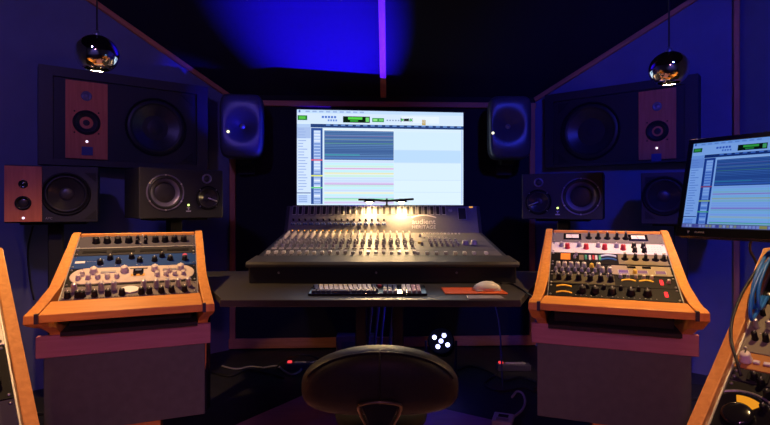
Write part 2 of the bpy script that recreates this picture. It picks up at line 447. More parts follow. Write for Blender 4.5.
def black_monitor(A, B, z0, H, D, label, woof, wr, md, mr, tw, led, logo, side):
    F = Face(A, B, z0); t = thing('studio_monitor', label, 'speaker', F.M, 'near monitors on stands')
    U = lambda p: F.uv(*p)
    (wx, wz), (mx, mz), (tx, tz) = U(woof), U(md), U(tw)
    cab(t, F, H, D, [(wx, wz, wr * .97), (mx, mz, mr * .97), (tx, tz, .02)], CARB)
    w = driver(t, wx, wz, wr, 'woofer', RINGM, RINGM, CONE, .07, .62)
    m = driver(t, mx, mz, mr, 'midrange_driver', BLKP, CONEG, CONE, .1, .3)
    tq = MB().lathe([(.019, 0), (.027, 0), (.027, .005), (.019, .006), (.019, 0)], out(tx, tz), 28, False).build('tweeter', RINGM, t)
    MB().lathe([(.0185, -.002), (.017, .002), (.008, .005), (0, .006)], out(tx, tz), 24).build('dome', CONE, tq)
    for k in range(6):
        a = R(30 + 60 * k); MB().lathe([(.005, 0), (.004, .004), (0, .005)], out(wx + wr * .96 * math.cos(a), wz + wr * .96 * math.sin(a), -.005), 8).build('screw', SILV, t)
    for k in range(4):
        a = R(45 + 90 * k); MB().lathe([(.004, 0), (.003, .003), (0, .004)], out(mx + mr * .96 * math.cos(a), mz + mr * .96 * math.sin(a), -.005), 8).build('screw', GREYM, t)
    # metal phase plug bar across the mid cone
    a = side * R(-17)
    c = Vector((mx, -.004, mz)); e = c + Vector((side * mr * .72, 0, -mr * .27))
    mb = MB(); mb.tube([c, (c + e) / 2, e], .004, 6, 1); mb.build('cone_bar', SILV, m)
    lx, lz = U(led); MB().lathe([(.006, 0), (.005, .003), (0, .004)], out(lx, lz), 10).build('power_led', LEDY, t)
    gx, gz = U(logo); mb = MB()                                   # the small pale maker's mark
    mb.box(gx - .003, gx + .003, -.0015, .001, gz - .002, gz + .012); mb.box(gx - .008, gx + .008, -.0015, .001, gz + .008, gz + .012); mb.box(gx - .013, gx + .013, -.0015, .001, gz - .012, gz - .006)
    mb.build('badge', mat('pale lilac mark', (.45, .42, .55), .5), t)
    stand(F, D, z0, 'black square column stand under the ' + label.split(',')[0])
    return t
black_monitor((-1.278, 2.665), (-.933, 2.954), 1.033, .27, .30, 'black two ring near monitor left of the screen, behind the left rack desk', (165.5, 192.5), .098, (208, 198), .068, (206.7, 178.8), (188.5, 205), (188.5, 209.5), 1)
black_monitor((.825, 3.09), (1.233, 2.90), 1.022, .27, .30, 'black two ring near monitor right of the screen, behind the right rack desk', (581, 196.5), .108, (538.3, 202), .075, (538.6, 182.5), (557.6, 208), (557.6, 213), -1)

# ================================================================ ROUNDED WALL MONITORS
def wall_monitor(A, B, zc, h, d, label, wallpt, led, py_t, tweeter_px):
    F = Face(A, B, zc); t = thing('wall_monitor', label, 'speaker', F.M, 'rounded monitors on the front wall')
    w2, h2 = F.w / 2, h / 2
    mb = MB(); rings = []
    N = 64
    def ring(y, sx, sz, e):
        r = []
        for k in range(N):
            a = 2 * PI * k / N; c, s = math.cos(a), math.sin(a)
            r.append(mb.bm.verts.new((math.copysign(abs(c) ** (2 / e), c) * w2 * sx * (1 - .05 * (1 - s) * .5), y, math.copysign(abs(s) ** (2 / e), s) * h2 * sz)))
        rings.append(r)
    tx, tz = F.uv(*tweeter_px)
    def wring(y, rx, rz):
        rings.append([mb.bm.verts.new((tx + rx * math.cos(2 * PI * k / N), y, tz + rz * math.sin(2 * PI * k / N))) for k in range(N)])
    wring(.046, .018, .018); wring(.030, .045, .045); wring(.006, .10, .105); wring(.0, .115, .13)
    ring(0, .88, .91, 6); ring(.012, .96, .965, 6); ring(.04, 1, 1, 6); ring(d * .6, 1, 1, 6); ring(d * .93, .88, .9, 5); ring(d, .75, .8, 5)
    for a, b in zip(rings, rings[1:]):
        for k in range(N): mb.bm.faces.new((a[k], a[(k + 1) % N], b[(k + 1) % N], b[k])).smooth = True
    mb.bm.faces.new(rings[-1])
    mb.build('cabinet', GENEL, t)
    MB().lathe([(.0185, -.002), (.017, .006), (.008, .003), (.006, .010), (0, .011)], out(tx, tz, .044), 24).build('tweeter', GREYM, t)
    lx, lz = F.uv(*led); MB().lathe([(.010, -.004), (.010, .002), (.006, .003), (.005, .005), (0, .006)], out(lx, lz, .002), 14).build('power_led', glow('warm led', (1, .95, .6), 1.6), t)
    lettering(t, 'GENELEC', .018, Matrix.Translation((tx, .002, -h2 * .80)) @ Matrix.Rotation(R(90), 4, 'X'), mat('pale print', (.35, .34, .36), .5))
    mb = MB(); mb.box(-.05, .05, d * .6, d + .085, -h2 - .03, -h2 + .03, .006); mb.box(-.06, .06, d + .07, d + .09, -h2 - .10, -h2 + .12, .003)
    mb.build('wall_bracket', BLKM, t)
    return t
wall_monitor((-1.165, 3.575), (-.86, 3.61), 1.665, .455, .22, 'rounded monitor on the front wall left of the big screen', None, (228, 131.5), 0, (241.5, 125.5))
wall_monitor((.742, 3.665), (1.052, 3.645), 1.665, .455, .22, 'rounded monitor on the front wall right of the big screen', None, (493, 133), 0, (509, 125.5))
# ================================================================ SCREENS
def session_view(name, W, H, parent, tint, gain, M, dock=False):
    """lit display showing a recording session: toolbar, counters, ruler, track list, clips. local x across, z down from the top, front at -y"""
    cols = {}
    mats = []
    mb = MB(); lay = [0]
    def c(rgb):
        k = tuple(rgb)
        if k not in cols:
            cols[k] = len(mats); who = 'blue' if tint[0] < .6 else 'white'
            lin = [((v / 255) / 12.92 if v / 255 <= .04045 else ((v / 255 + .055) / 1.055) ** 2.4) * t for v, t in zip(rgb, tint)]
            mats.append(glow('%s display light %d_%d_%d' % ((who,) + k), lin, gain))
        return cols[k]
    def r(u0, u1, v0, v1, rgb, L=1):
        mb.mi = c(rgb); y = -.0004 * L
        mb.quad(M @ Vector((u0 * W, y, -v0 * H)), M @ Vector((u1 * W, y, -v0 * H)), M @ Vector((u1 * W, y, -v1 * H)), M @ Vector((u0 * W, y, -v1 * H)))
    rr = random.Random(3)
    r(0, 1, 0, 1, (228, 242, 253), 0)
    r(0, 1, 0, .035, (205, 226, 252)); r(0, 1, .035, .135, (224, 236, 252))
    r(.01, .02, .005, .03, (90, 110, 170), 2)
    for k in range(9): r(.05 + k * .04, .075 + k * .04, .01, .026, (165, 185, 225), 2)
    r(.62, .85, .05, .125, (240, 246, 255), 2)
    r(.004, .06, .06, .11, (40, 120, 50), 2); r(.012, .05, .07, .098, (90, 200, 70), 3)
    for k in range(5): r(.145 + k * .018, .158 + k * .018, .062, .085, (90, 125, 205), 2)
    for k in range(4): r(.18 + k * .015, .19 + k * .015, .098, .118, (120, 150, 215), 2)
    r(.27, .43, .062, .128, (14, 34, 18), 2); r(.30, .385, .07, .095, (90, 215, 70), 3); r(.312, .36, .102, .118, (60, 170, 60), 3)
    r(.405, .425, .072, .118, (120, 220, 110), 3)
    r(.444, .515, .075, .118, (60, 150, 70), 2); r(.45, .475, .085, .108, (150, 235, 130), 3); r(.485, .51, .085, .108, (120, 210, 110), 3)
    for k in range(5): r(.53 + k * .017, .54 + k * .017, .09, .105, (150, 165, 190), 2)
    r(.615, .69, .07, .112, (24, 62, 40), 2); r(.635, .665, .078, .102, (10, 14, 20), 3); r(.62, .632, .08, .1, (80, 190, 80), 3); r(.67, .685, .08, .1, (80, 190, 80), 3)
    r(.745, .768, .085, .142, (205, 170, 95), 2)
    r(.08, 1, .147, .185, (40, 66, 120), 2)
    for k in range(19): r(.17 + k * .044, .195 + k * .044, .15, .165, (110, 145, 205), 3)
    r(0, .08, .15, .185, (190, 210, 240), 2)
    r(0, .08, .185, .30, (178, 196, 232)); r(0, .08, .30, .87, (222, 234, 252))
    for k in range(22): r(.008, .035 + rr.random() * .03, .20 + k * .03, .209 + k * .03, (160, 180, 225), 2)
    r(0, .08, .868, .878, (70, 90, 150), 2); r(0, .08, .89, .985, (205, 222, 250), 2)
    for k in range(4): r(.01, .06, .90 + k * .02, .909 + k * .02, (140, 165, 220), 3)
    r(.082, .15, .19, .99, (52, 84, 152), 2); r(.098, .138, .215, .985, (188, 206, 240), 3)
    for k in range(24): r(.100, .136, .222 + k * .032, .238 + k * .032, rr.choice([(226, 236, 250), (150, 172, 222), (235, 240, 252), (120, 150, 210)]), 4)
    for v, q in ((.52, (235, 90, 110)), (.685, (240, 240, 110)), (.81, (110, 215, 130))): r(.082, .15, v, v + .014, q, 5)
    r(.158, .574, .20, .215, (245, 250, 255), 2)
    r(.16, .573, .215, .523, (66, 96, 146), 2)
    for k in range(17):
        v = .222 + k * .0178
        r(.162, .572, v, v + .0085, rr.choice([(92, 128, 176), (84, 116, 168), (104, 140, 186), (76, 108, 160)]), 3)
    r(.162, .572, .305, .311, (130, 150, 150), 4); r(.162, .572, .344, .352, (96, 150, 130), 4); r(.162, .572, .268, .273, (140, 120, 165), 4)
    r(.162, .37, .465, .476, (70, 160, 170), 4); r(.162, .572, .5, .508, (90, 130, 200), 4)
    pal = [(205, 236, 226), (238, 222, 238), (214, 244, 222), (246, 244, 214), (214, 226, 250), (226, 206, 238), (206, 244, 244), (240, 214, 226)]
    seq = [4, 6, 2, 1, 6, 3, 2, 4, 4, 5, 0, 6, 4, 3, 6, 4, 2, 5]
    for k in range(18):
        v = .53 + k * .0255
        r(.16, .573, v, v + .020, pal[seq[k]], 2)
    r(.16, .573, .61, .617, (226, 150, 196), 3); r(.16, .573, .775, .783, (214, 150, 214), 3); r(.16, .573, .93, .938, (110, 224, 140), 3); r(.16, .573, .658, .664, (240, 224, 130), 3)
    r(.575, .985, .22, .41, (222, 240, 254), 2); r(.575, .985, .415, .545, (198, 224, 250), 2); r(.575, .985, .55, .73, (228, 243, 254), 2); r(.575, .985, .735, .99, (232, 246, 255), 2)
    for v in (.41, .547, .732, .86): r(.575, .985, v, v + .004, (206, 224, 244), 3)
    r(.987, .995, .19, .99, (190, 208, 240), 3)
    if dock:
        r(0, 1, .955, 1, (20, 26, 60), 6); r(0, .62, .958, .998, (150, 130, 170), 7)
        for k in range(30): r(.005 + k * .02, .02 + k * .02, .964, .992, rr.choice([(210, 190, 220), (180, 150, 190), (230, 215, 225), (120, 100, 160), (220, 190, 140)]), 8)
        r(.44, .48, .962, .994, (240, 190, 90), 9)
    o = mb.build(name, mats, parent)
    return o
# big screen over the console
tl, tr = at(297, 109, 3.73), at(463, 113.5, 3.86)
F = Face((tl.x, tl.y), (tr.x, tr.y), 1.10)
HT = F.w * 9 / 16
zt = (tl.z + tr.z) / 2 - 1.10
tv = thing('wall_screen', 'big bright wall screen behind the mixing console showing a recording session', 'screen', F.M)
w2 = F.w / 2; bz = .012
mb = MB(); mb.box(-w2 - bz, w2 + bz, -.006, .045, zt - HT - bz, zt + bz, .003); mb.box(-w2 * .6, w2 * .6, .045, .07, zt - HT * .8, zt - HT * .2, .004)
mb.build('casing', BLKM, tv)
session_view('display', F.w, HT, tv, (.93, 1.0, 1.08), 1.0, Matrix.Translation((-w2, -.0075, zt)))
mb = MB(); mb.box(-.2, .2, .07, .145, zt - HT * .65, zt - HT * .35, .004); mb.build('wall_bracket', BLKM, tv)

# ================================================================ DESK
ZD = .734
dk = thing('desk', 'wide graphite desk between the two rack desks, under the mixing console', 'desk', frame2d(0, 2.0, 0, 0))
mb = MB(); pl = [(-.645, .0), (-.65, .03), (-.935, .59), (-1.06, .88), (-.68, .90), (-.68, 1.5), (.66, 1.5), (.66, .90), (.90, .88), (.80, .63), (.54, .03), (.53, .0)]
mb.prism(pl, lambda p: (p[0], p[1], ZD), lambda p: (p[0], p[1], ZD - .028)); mb.build('worktop', DESKM, dk, bevel=.003)
for x, y in ((-.13, .80), (.07, .80), (-.985, .78), (.865, .78)):
    mb = MB(); mb.box(x - .03, x + .03, y - .03, y + .03, 0, ZD - .028, .004); mb.build('leg', mat('blue lit dark metal', (.03, .03, .045), .22, .4), dk)  # blue light on the dark legs put into the metal colour
mb = MB(); mb.box(-.955, .835, .77, .80, ZD - .08, ZD - .028, .003); mb.build('rail', BLKM, dk)

# ================================================================ MIXING CONSOLE
CW = .635                                          # half width
cs = thing('mixing_console', 'wide mixing console with a meter bridge on the desk under the big screen', 'mixing console', frame2d(-.012, 2.40, 0, 0))
prof = [(.05, ZD), (.035, .745), (.03, .80), (.03, .826), (.20, .845), (.88, .928), (.98, 1.098), (1.05, 1.098), (1.05, ZD)]
CON = mat('console steel', (.17, .155, .145), .6, .1, noise=.05, nscale=60)
CONB = mat('console bridge steel', (.16, .15, .155), .6, .1, noise=.05, nscale=60)
CONS = mat('console side black', (.02, .02, .024), .5)
mb = MB(); mb.prism([(.05, ZD)] + [(p[0] + .02, p[1] - .012) for p in prof[3:6]] + [(.99, 1.088), (1.04, 1.088), (1.04, ZD)], lambda p: (-CW + .02, p[0], p[1]), lambda p: (CW - .02, p[0], p[1]))
mb.build('chassis', CONS, cs)
for s in (-1, 1):
    mb = MB(); mb.prism(prof, lambda p: (s * CW, p[0], p[1]), lambda p: (s * (CW - .022), p[0], p[1])); mb.build('side_cheek', CONS, cs, bevel=.004)
a_, b_ = Vector((0, .20, .845)), Vector((0, .88, .928))
sl = math.atan2(.083, .68); SLEN = .685
SM = Matrix.Translation(a_) @ Matrix.Rotation(sl, 4, 'X')
br = math.atan2(.17, .10); BLEN = .1972
BM = Matrix.Translation(b_) @ Matrix.Rotation(br, 4, 'X')
NCH = 20
x0 = -CW + .045; pitch = .0397
mb = MB(); mb.mi = 0
mb.box(-CW + .022, CW - .022, 0, SLEN, -.012, 0, M=SM)
mb.mi = 1
for k in range(NCH + 1): mb.box(x0 + (k - .5) * pitch - .0012, x0 + (k - .5) * pitch + .0012, .01, SLEN - .01, -.001, .0006, M=SM)
mb.mi = 2
for k in range(NCH): mb.box(x0 + k * pitch - .002, x0 + k * pitch + .002, .015, .145, -.001, .0008, M=SM)
mb.mi = 1
mb.box(-CW + .03, CW - .03, .15, .156, -.001, .0006, M=SM); mb.box(-CW + .03, CW - .03, .40, .404, -.001, .0006, M=SM)
mb.build('control_surface', [CON, CONS, BLKM], cs)
mb = MB(); mb.box(-CW + .022, CW - .022, 0, BLEN, -.010, 0, M=BM); mb.build('meter_bridge', CONB, cs)
mb = MB()                                            # padded front rail
pr = [(.0, .812), (-.002, .826), (.006, .838), (.20, .850), (.20, .832), (.03, .812)]
mb.prism(pr, lambda p: (-CW - .006, p[0], p[1]), lambda p: (CW + .006, p[0], p[1])); mb.build('armrest', mat('armrest grey', (.035, .032, .032), .6), cs, bevel=.003)
mb = MB(); mb.box(-CW + .005, CW - .005, .022, .05, ZD + .001, .812, .003); mb.build('front_panel', mat('console front black', (.008, .008, .009), .4), cs)
for x in (-.49, -.03, .35):
    MB().lathe([(.006, 0), (.005, .003), (0, .004)], out(x, .785, .022), 8).build('screw', STEEL, cs)
def knob_mesh(r, h, cap, body, flat=False, n=14):
    """turned control; cap colour on top"""
    mb = MB(); mb.lathe([(r, 0), (r, h * .15), (r * .86, h * .3), (r * .80, h * .92), (r * .7, h), (0, h)], None, n)
    mb.bm.faces.ensure_lookup_table()
    for f in mb.bm.faces:
        f.material_index = 0
    mb.mi = 1; mb.box(-r * .1, r * .1, r * .15, r * .82, h * .9, h * 1.03)
    return mb
KG = mat('knob grey', (.30, .28, .32), .4); KW = mat('knob ivory', (.78, .74, .68), .4); KB = mat('knob black', (.008, .008, .009), .45, spec=.25); KP = mat('knob lilac grey', (.34, .30, .40), .45)
KBL = mat('knob blue', (.06, .10, .30), .4); KR = mat('knob red', (.55, .03, .04), .4); KY = mat('knob yellow', (.85, .60, .05), .4); KPK = mat('knob rose', (.55, .25, .28), .4)
def spread(name, mb, mats, parent, M, locs, group=None):
    """same small control at many places on a slanted surface"""
    first = None
    for i, (x, y) in enumerate(locs):
        if first is None:
            first = mb.build(name, mats, parent); o = first
        else:
            o = first.copy(); COL.objects.link(o); o.parent = parent
        o.matrix_local = M @ Matrix.Translation((x, y, 0))
    return first
chx = [x0 + k * pitch for k in range(NCH)]
# faders
f = MB(); f.box(-.009, .009, -.013, .013, .004, .018, .002); f.mi = 1; f.box(-.0065, .0065, -.0015, .0015, .0155, .0168); f.mi = 0; f.box(-.002, .002, -.003, .003, 0, .005)
rf = random.Random(5)
spread('fader_cap', f, [WHITE, BLKM], cs, SM, [(x, .035 + rf.random() * .02) for x in chx] + [(.615 - CW + .645 + k * 0, .05) for k in range(0)] + [(.18 + k * .048, .03) for k in range(7)] + [(.53, .03)])
spread('mute_button', (lambda m: (m.box(-.006, .006, -.005, .005, 0, .006, .001), m)[1])(MB()), KW, cs, SM, [(x - .006 + .013 * j, .185) for x in chx for j in (0, 1)])
spread('pan_knob', knob_mesh(.0095, .016, 0, 0), [KP, KW], cs, SM, [(x, .235) for x in chx])
spread('auxiliary_knob', knob_mesh(.0095, .02, 0, 0), [KG, KW], cs, SM, [(x + j * .004, y) for x in chx for j, y in ((-1, .30), (1, .335), (-1, .37), (1, .405))])
spread('gain_knob', knob_mesh(.0075, .022, 0, 0), [mat('knob warm grey', (.72, .64, .58), .4), KW], cs, SM, [(x, y) for x in chx for y in (.49, .525, .56, .595, .63)])
spread('equaliser_knob', knob_mesh(.0075, .016, 0, 0), [KBL, KW], cs, BM, [(x * .985 + j * .007, .062) for x in chx[:16] for j in (-1, 1)])
spread('level_knob', knob_mesh(.0075, .016, 0, 0), [KB, KPK], cs, BM, [(x * .985, .094) for x in chx[:16]])
d = MB(); d.box(-.003, .003, -.003, .003, 0, .004)
spread('peak_light', d, LEDO, cs, BM, [(x * .985, .016) for x in chx[:16]])
d = MB(); d.box(-.0135, .0135, -.034, .034, 0, .004, .001); d.mi = 1; d.box(-.0105, .0105, -.030, .030, .0035, .0046)
spread('meter', d, [mat('meter bezel', (.48, .44, .40), .4, .3), BLKM], cs, BM, [(x * .985, .165) for x in chx + [chx[-1] + pitch * j for j in (1, 2, 3, 4, 5, 6)]])
# master section on the right of the surface
spread('master_button', (lambda m: (m.box(-.005, .005, -.007, .007, 0, .007, .001), m)[1])(MB()), KW, cs, SM, [(.255 + k * .0225, .64) for k in range(11)] + [(.25 + k * .022, .50) for k in range(7)])
spread('master_knob', knob_mesh(.009, .018, 0, 0), [KG, KW], cs, SM, [(.27 + i * .03, y) for i in range(6) for y in (.33, .39, .26)] + [(.22, .28), (.225, .54)])
spread('monitor_knob', knob_mesh(.020, .024, 0, 0, n=20), [KP, KW], cs, SM, [(.465, .30), (.515, .31)])
spread('talkback_button', (lambda m: (m.box(-.012, .012, -.012, .012, 0, .008, .002), m)[1])(MB()), KY, cs, SM, [(.212, .34)])
d = MB(); d.box(-.028, .028, -.045, .045, 0, .004, .001); d.mi = 1; d.box(-.024, .024, -.041, .041, .0035, .0046)
spread('correlation_meter', d, [GREYM, BLKM], cs, BM, [(.515, .14)])
spread('speaker_switch', knob_mesh(.013, .01, 0, 0, n=18), [KG, KB], cs, BM, [(.44, .165)])
d = MB(); d.box(-.012, .012, -.004, .004, 0, .004); spread('power_light', d, glow('amber light', (1, .45, .1), .9), cs, BM, [(.577, .19)])
PALE = mat('pale print on steel', (.62, .58, .58), .5, emit=None)
lettering(cs, 'audient', .052, BM @ Matrix.Translation((.262, .080, .001)), PALE)
lettering(cs, 'HERITAGE', .034, BM @ Matrix.Translation((.262, .040, .001)), PALE)
mb = MB(); arc = [(.185 + .16 * k / 10, .106 + .024 * math.sin(PI * (.12 + .80 * k / 10))) for k in range(11)]
for (xa, ya), (xb, yb) in zip(arc, arc[1:]):
    mb.quad(*[BM @ Vector(p) for p in ((xa, ya - .005, .0012), (xb, yb - .005, .0012), (xb, yb + .005, .0012), (xa, ya + .005, .0012))])
mb.build('emblem_arc', PALE, cs)
# twin lamp on the bridge
lm = thing('console_lamp', 'twin headed lamp on a thin post standing on the meter bridge', 'lamp', frame2d(.012, 3.415, 1.098, 0))
mb = MB(); mb.lathe([(.022, 0), (.022, .006), (.008, .010), (.006, .014), (.006, .052), (0, .053)], None, 16); mb.build('post', BLKM, lm)
mb = MB(); mb.tube([(-.185, -.07, .044), (-.09, -.07, .042), (0, -.05, .036), (.09, -.07, .042), (.175, -.07, .047)], .007, 8); mb.tube([(0, .0, .046), (0, -.05, .036)], .006, 8, 1); mb.build('bar', BLKM, lm)
for x in (-.113, .095):
    h = MB(); h.mi = 0
    h.lathe([(.012, .012), (.030, .004), (.040, -.010), (.038, -.010), (.028, .002)], Matrix.Translation((x, -.07, .038)), 20, False)
    h = h.build('lamp_head', BLKM, lm)
    MB().lathe([(0, .004), (.016, .002), (.021, -.006), (.014, -.016), (0, -.019)], Matrix.Translation((x, -.07, .034)), 16).build('bulb', glow('warm bulb', (1, .80, .50), 14), h)

# ================================================================ ON THE DESK
kb = thing('keyboard', 'long black computer keyboard with pale and navy keys at the desk front', 'keyboard', frame2d((368 - CX) / FPX * 2.14, 2.085, ZD, 0))
mb = MB(); mb.prism([(0, 0), (.15, 0), (.15, .022), (0, .010)], lambda p: (-.243, p[0], p[1]), lambda p: (.243, p[0], p[1])); mb.build('case', GLOSS, kb, bevel=.003)
KPALE = mat('pale key', (.95, .91, .88), .5); KNAVY = mat('navy key', (.09, .10, .19), .5); KYEL = mat('cream key', (.95, .82, .52), .5); KRED = mat('red key', (.6, .06, .06), .5); KPINK = mat('rose key', (.72, .45, .50), .5)
ks = math.atan2(.012, .15); KM = Matrix.Translation((0, 0, .0105)) @ Matrix.Rotation(ks, 4, 'X')
keysrc = {}
def key(x, y, w, m):
    k = (round(w, 4), m.name)
    if k not in keysrc:
        q = MB(); q.prism([(-.5, 0), (.5, 0), (.40, 1), (-.40, 1)], lambda p: (p[0] * w, -.0085, p[1] * .008), lambda p: (p[0] * w, .0085, p[1] * .008))
        o = q.build('key', m, kb); keysrc[k] = o
    else:
        o = keysrc[k].copy(); COL.objects.link(o); o.parent = kb
    o.matrix_local = KM @ Matrix.Translation((x, y, 0))
for row in range(5):
    y = .026 + row * .0235; off = [0, .009, .005, .0, -.002][row]
    for j in range(13):
        x = -.226 + .0206 * j + off + .004
        if row == 0:
            if j in (4, 5, 6, 7): continue
            m = KNAVY
        else: m = KNAVY if j == 0 or j > 13 - (5 - row) * .6 - 1.0 and j >= 12 else (KYEL if row == 4 and j < 9 else KPALE)
        key(x, y, .0185, m)
    if row == 0: key(-.11, y, .08, KNAVY)
key(.048, .12, .0185, KRED)
for row in range(5):
    for j in range(3): key(.072 + .0205 * j, .026 + row * .0235, .0185, KPALE if row == 0 else KNAVY)
    for j in range(4): key(.150 + .0205 * j, .026 + row * .0235, .0185, KPINK if j >= 2 else KPALE)
mat_o = MB(); mat_o.box(-.13, .13, 0, .15, 0, .006, .002)
mo = mat_o.build('mouse_mat', mat('orange mouse mat', (.75, .12, .02), .5, noise=.1)); mo.matrix_world = frame2d(on_height(475, 293, ZD).x, on_height(475, 294.5, ZD).y, ZD, 0)
tag(mo, 'orange mouse mat on the desk, right of the keyboard', 'mouse mat')
pad = MB(); pad.box(-.07, .07, 0, .07, 0, .004, .001); pad = pad.build('grey_slab', mat('grey lilac slab', (.28, .25, .30), .4)); pad.matrix_world = frame2d(on_height(484, 297, ZD).x, on_height(484, 299.4, ZD).y, ZD, 0)  # thin grey lilac box, paler than the desk
tag(pad, 'thin grey slab on the desk edge in front of the white mouse', 'card')
ms = thing('mouse', 'white rounded computer mouse on the orange mouse mat', 'mouse', frame2d(on_height(488.5, 293, ZD).x, on_height(488.5, 293, ZD).y + .035, ZD + .006, R(6)))
mb = MB(); rings = []
for k in range(9):
    t_ = k / 8; y = -.058 + .116 * t_; w = .032 * (1 - abs(2 * t_ - 1) ** 3.2 * .75); h = .037 * (max(.16, math.sin(PI * (.08 + .84 * t_))) ** .7)
    rings.append([mb.bm.verts.new((y, w * math.cos(PI * j / 12), .003 + h * math.sin(PI * j / 12) ** .8)) for j in range(13)])
for a, b in zip(rings, rings[1:]):
    for j in range(12): mb.bm.faces.new((a[j], a[j + 1], b[j + 1], b[j]))
    mb.bm.faces.new((a[0], b[0], b[12], a[12]))
mb.bm.faces.new(rings[0]); mb.bm.faces.new(rings[-1])
mb.build('shell', WHITE, ms, smooth=True)
mb = MB(); mb.box(-.055, .055, -.031, .031, 0, .005, .002); mb.build('base', mat('mouse base lilac', (.45, .40, .52), .4), ms)
mb = MB(); mb.lathe([(0, -.003), (.007, -.003), (.007, .003), (0, .003)], Matrix.Translation((.020, 0, .033)) @ Matrix.Rotation(R(90), 4, 'X'), 12); mb.build('scroll_wheel', GREYM, ms)
def cable(name_label, pts, r=.004, m=CABLE, group=None, name='cable'):
    o = MB().tube(pts, r).build(name, m)
    return tag(o, name_label, 'cable', group)
z = ZD + .004
cable('black cable trailing over the desk from the console to the right rack desk', [on_height(500, 283.5, z), on_height(512, 284, z), on_height(523, 290, z), on_height(531, 296, z)], .004)
# ================================================================ RACK DESKS
U1 = .0445
def rack_desk(label, ox, oy, oz, yaw, alpha, n_u, plinth, bl, br_, lip, flare):
    M = frame2d(ox, oy, 0, yaw)
    t = thing('rack_desk', label, 'rack desk', M, 'beech rack desks beside the console')
    c, s = math.cos(alpha), math.sin(alpha); L = n_u * U1
    by, bz = L * c, oz + L * s
    def top(v, h):                # point at slope distance v, h above the panel plane
        return (v * c - h * s, oz + v * s + h * c)
    # side panel outline (y back, z up): upper edge a touch proud of the panels, flattening out and flaring to the front lip, then curling under
    R_ = .008
    ol = [(by + .045, bz + .020), top(L + .01, R_), top(L * .55, R_), top(L * .30, R_), top(L * .18, R_), top(L * .08, R_ + .001), (-.005, oz + .006), (-.035, oz - .010 + lip * .5), (-.062, oz - .022 + lip), (-.088, oz - .030 + lip), (-.09, oz - .060 + lip),
          (-.07, oz - .070 + lip), (-.03, oz - .085), (.02, oz - .10), (.075, oz - .13), (.11, oz - .18), (.125, oz - .25), (.15, oz - .34), (.19, oz - .37), (.40, oz - .37), (by + .035, oz - .10), (by + .045, oz)]
    wi = .2445; th = .040
    def fl_(y, sd=1): return wi + flare[sd > 0] * min(1, max(0, (.12 - y) / .20)) ** 1.4
    for sd in (-1, 1):
        mb = MB(); mb.prism(ol, lambda p: (sd * fl_(p[0], sd), p[0], p[1]), lambda p: (sd * (fl_(p[0], sd) + th - .008 * min(1, max(0, p[0] / by))), p[0], p[1])); mb.build('side_panel', BEECHY, t, bevel=.003)
    mb = MB(); fl = [(-.006, oz + .004), (-.082, oz - .031 + lip), (-.082, oz - .060 + lip), (.0, oz - .060 + lip)]
    mb.prism(fl, lambda p: (-fl_(p[0], -1) + .004, p[0], p[1]), lambda p: (fl_(p[0], 1) - .004, p[0], p[1])); mb.build('front_rail', BEECH, t, bevel=.003)
    mb = MB(); mb.box(-wi + .004, wi - .004, by + .006, by + .04, bz - .02, bz + .014, .003); mb.build('back_rail', BEECH, t)
    for sd in (-1, 1):
        mb = MB()
        P = Matrix.Translation((0, 0, oz)) @ Matrix.Rotation(alpha, 4, 'X')
        mb.box(sd * .2430 - .0014, sd * .2430 + .0014, 0, L, -.05, .004, M=P)
        mb.box(sd * .2335 - .008, sd * .2335 + .008, 0, L, -.006, -.002, M=P); mb.build('rack_rail', SILV, t)
    for sd in (-1, 1):
        mb = MB(); mb.box(sd * (fl_(-.085, sd) + .001) - .006, sd * (fl_(-.085, sd) + .001) + .006, -.0915, -.070, oz - .061 + lip, oz - .026 + lip); mb.build('joint_strip', mat('indigo joint strip', (.02, .018, .04), .5), t)
    mb = MB(); mb.box(-wi - bl, wi + br_, .072, .092, oz - .225 + lip * .7, oz - .14 + lip * .7, .003); mb.build('lower_board', BEECHD, t)
    mb = MB(); mb.box(-wi - bl + .022, wi + br_ - .022, .0925, .105, oz - .53, oz - .20, .003); mb.build('front_door', mat('dark grey cabinet panel', (.085, .10, .11), .5, noise=.1, nscale=30), t)
    mb = MB(); mb.box(-wi + .002, wi - .002, .105, by + .03, oz - .53, oz - .14, .003); mb.build('cabinet', BLKP, t)
    mb = MB(); mb.box(-wi + .002, wi - .002, .02, by + .01, oz - .135, oz - .12); mb.build('tray', BLKM, t)
    mb = MB(); mb.box(plinth[0], plinth[1], .12, by + .0, 0, oz - .531, .004); mb.build('plinth', BEECHY, t)
    return M @ Matrix.Translation((0, 0, oz)) @ Matrix.Rotation(alpha, 4, 'X')

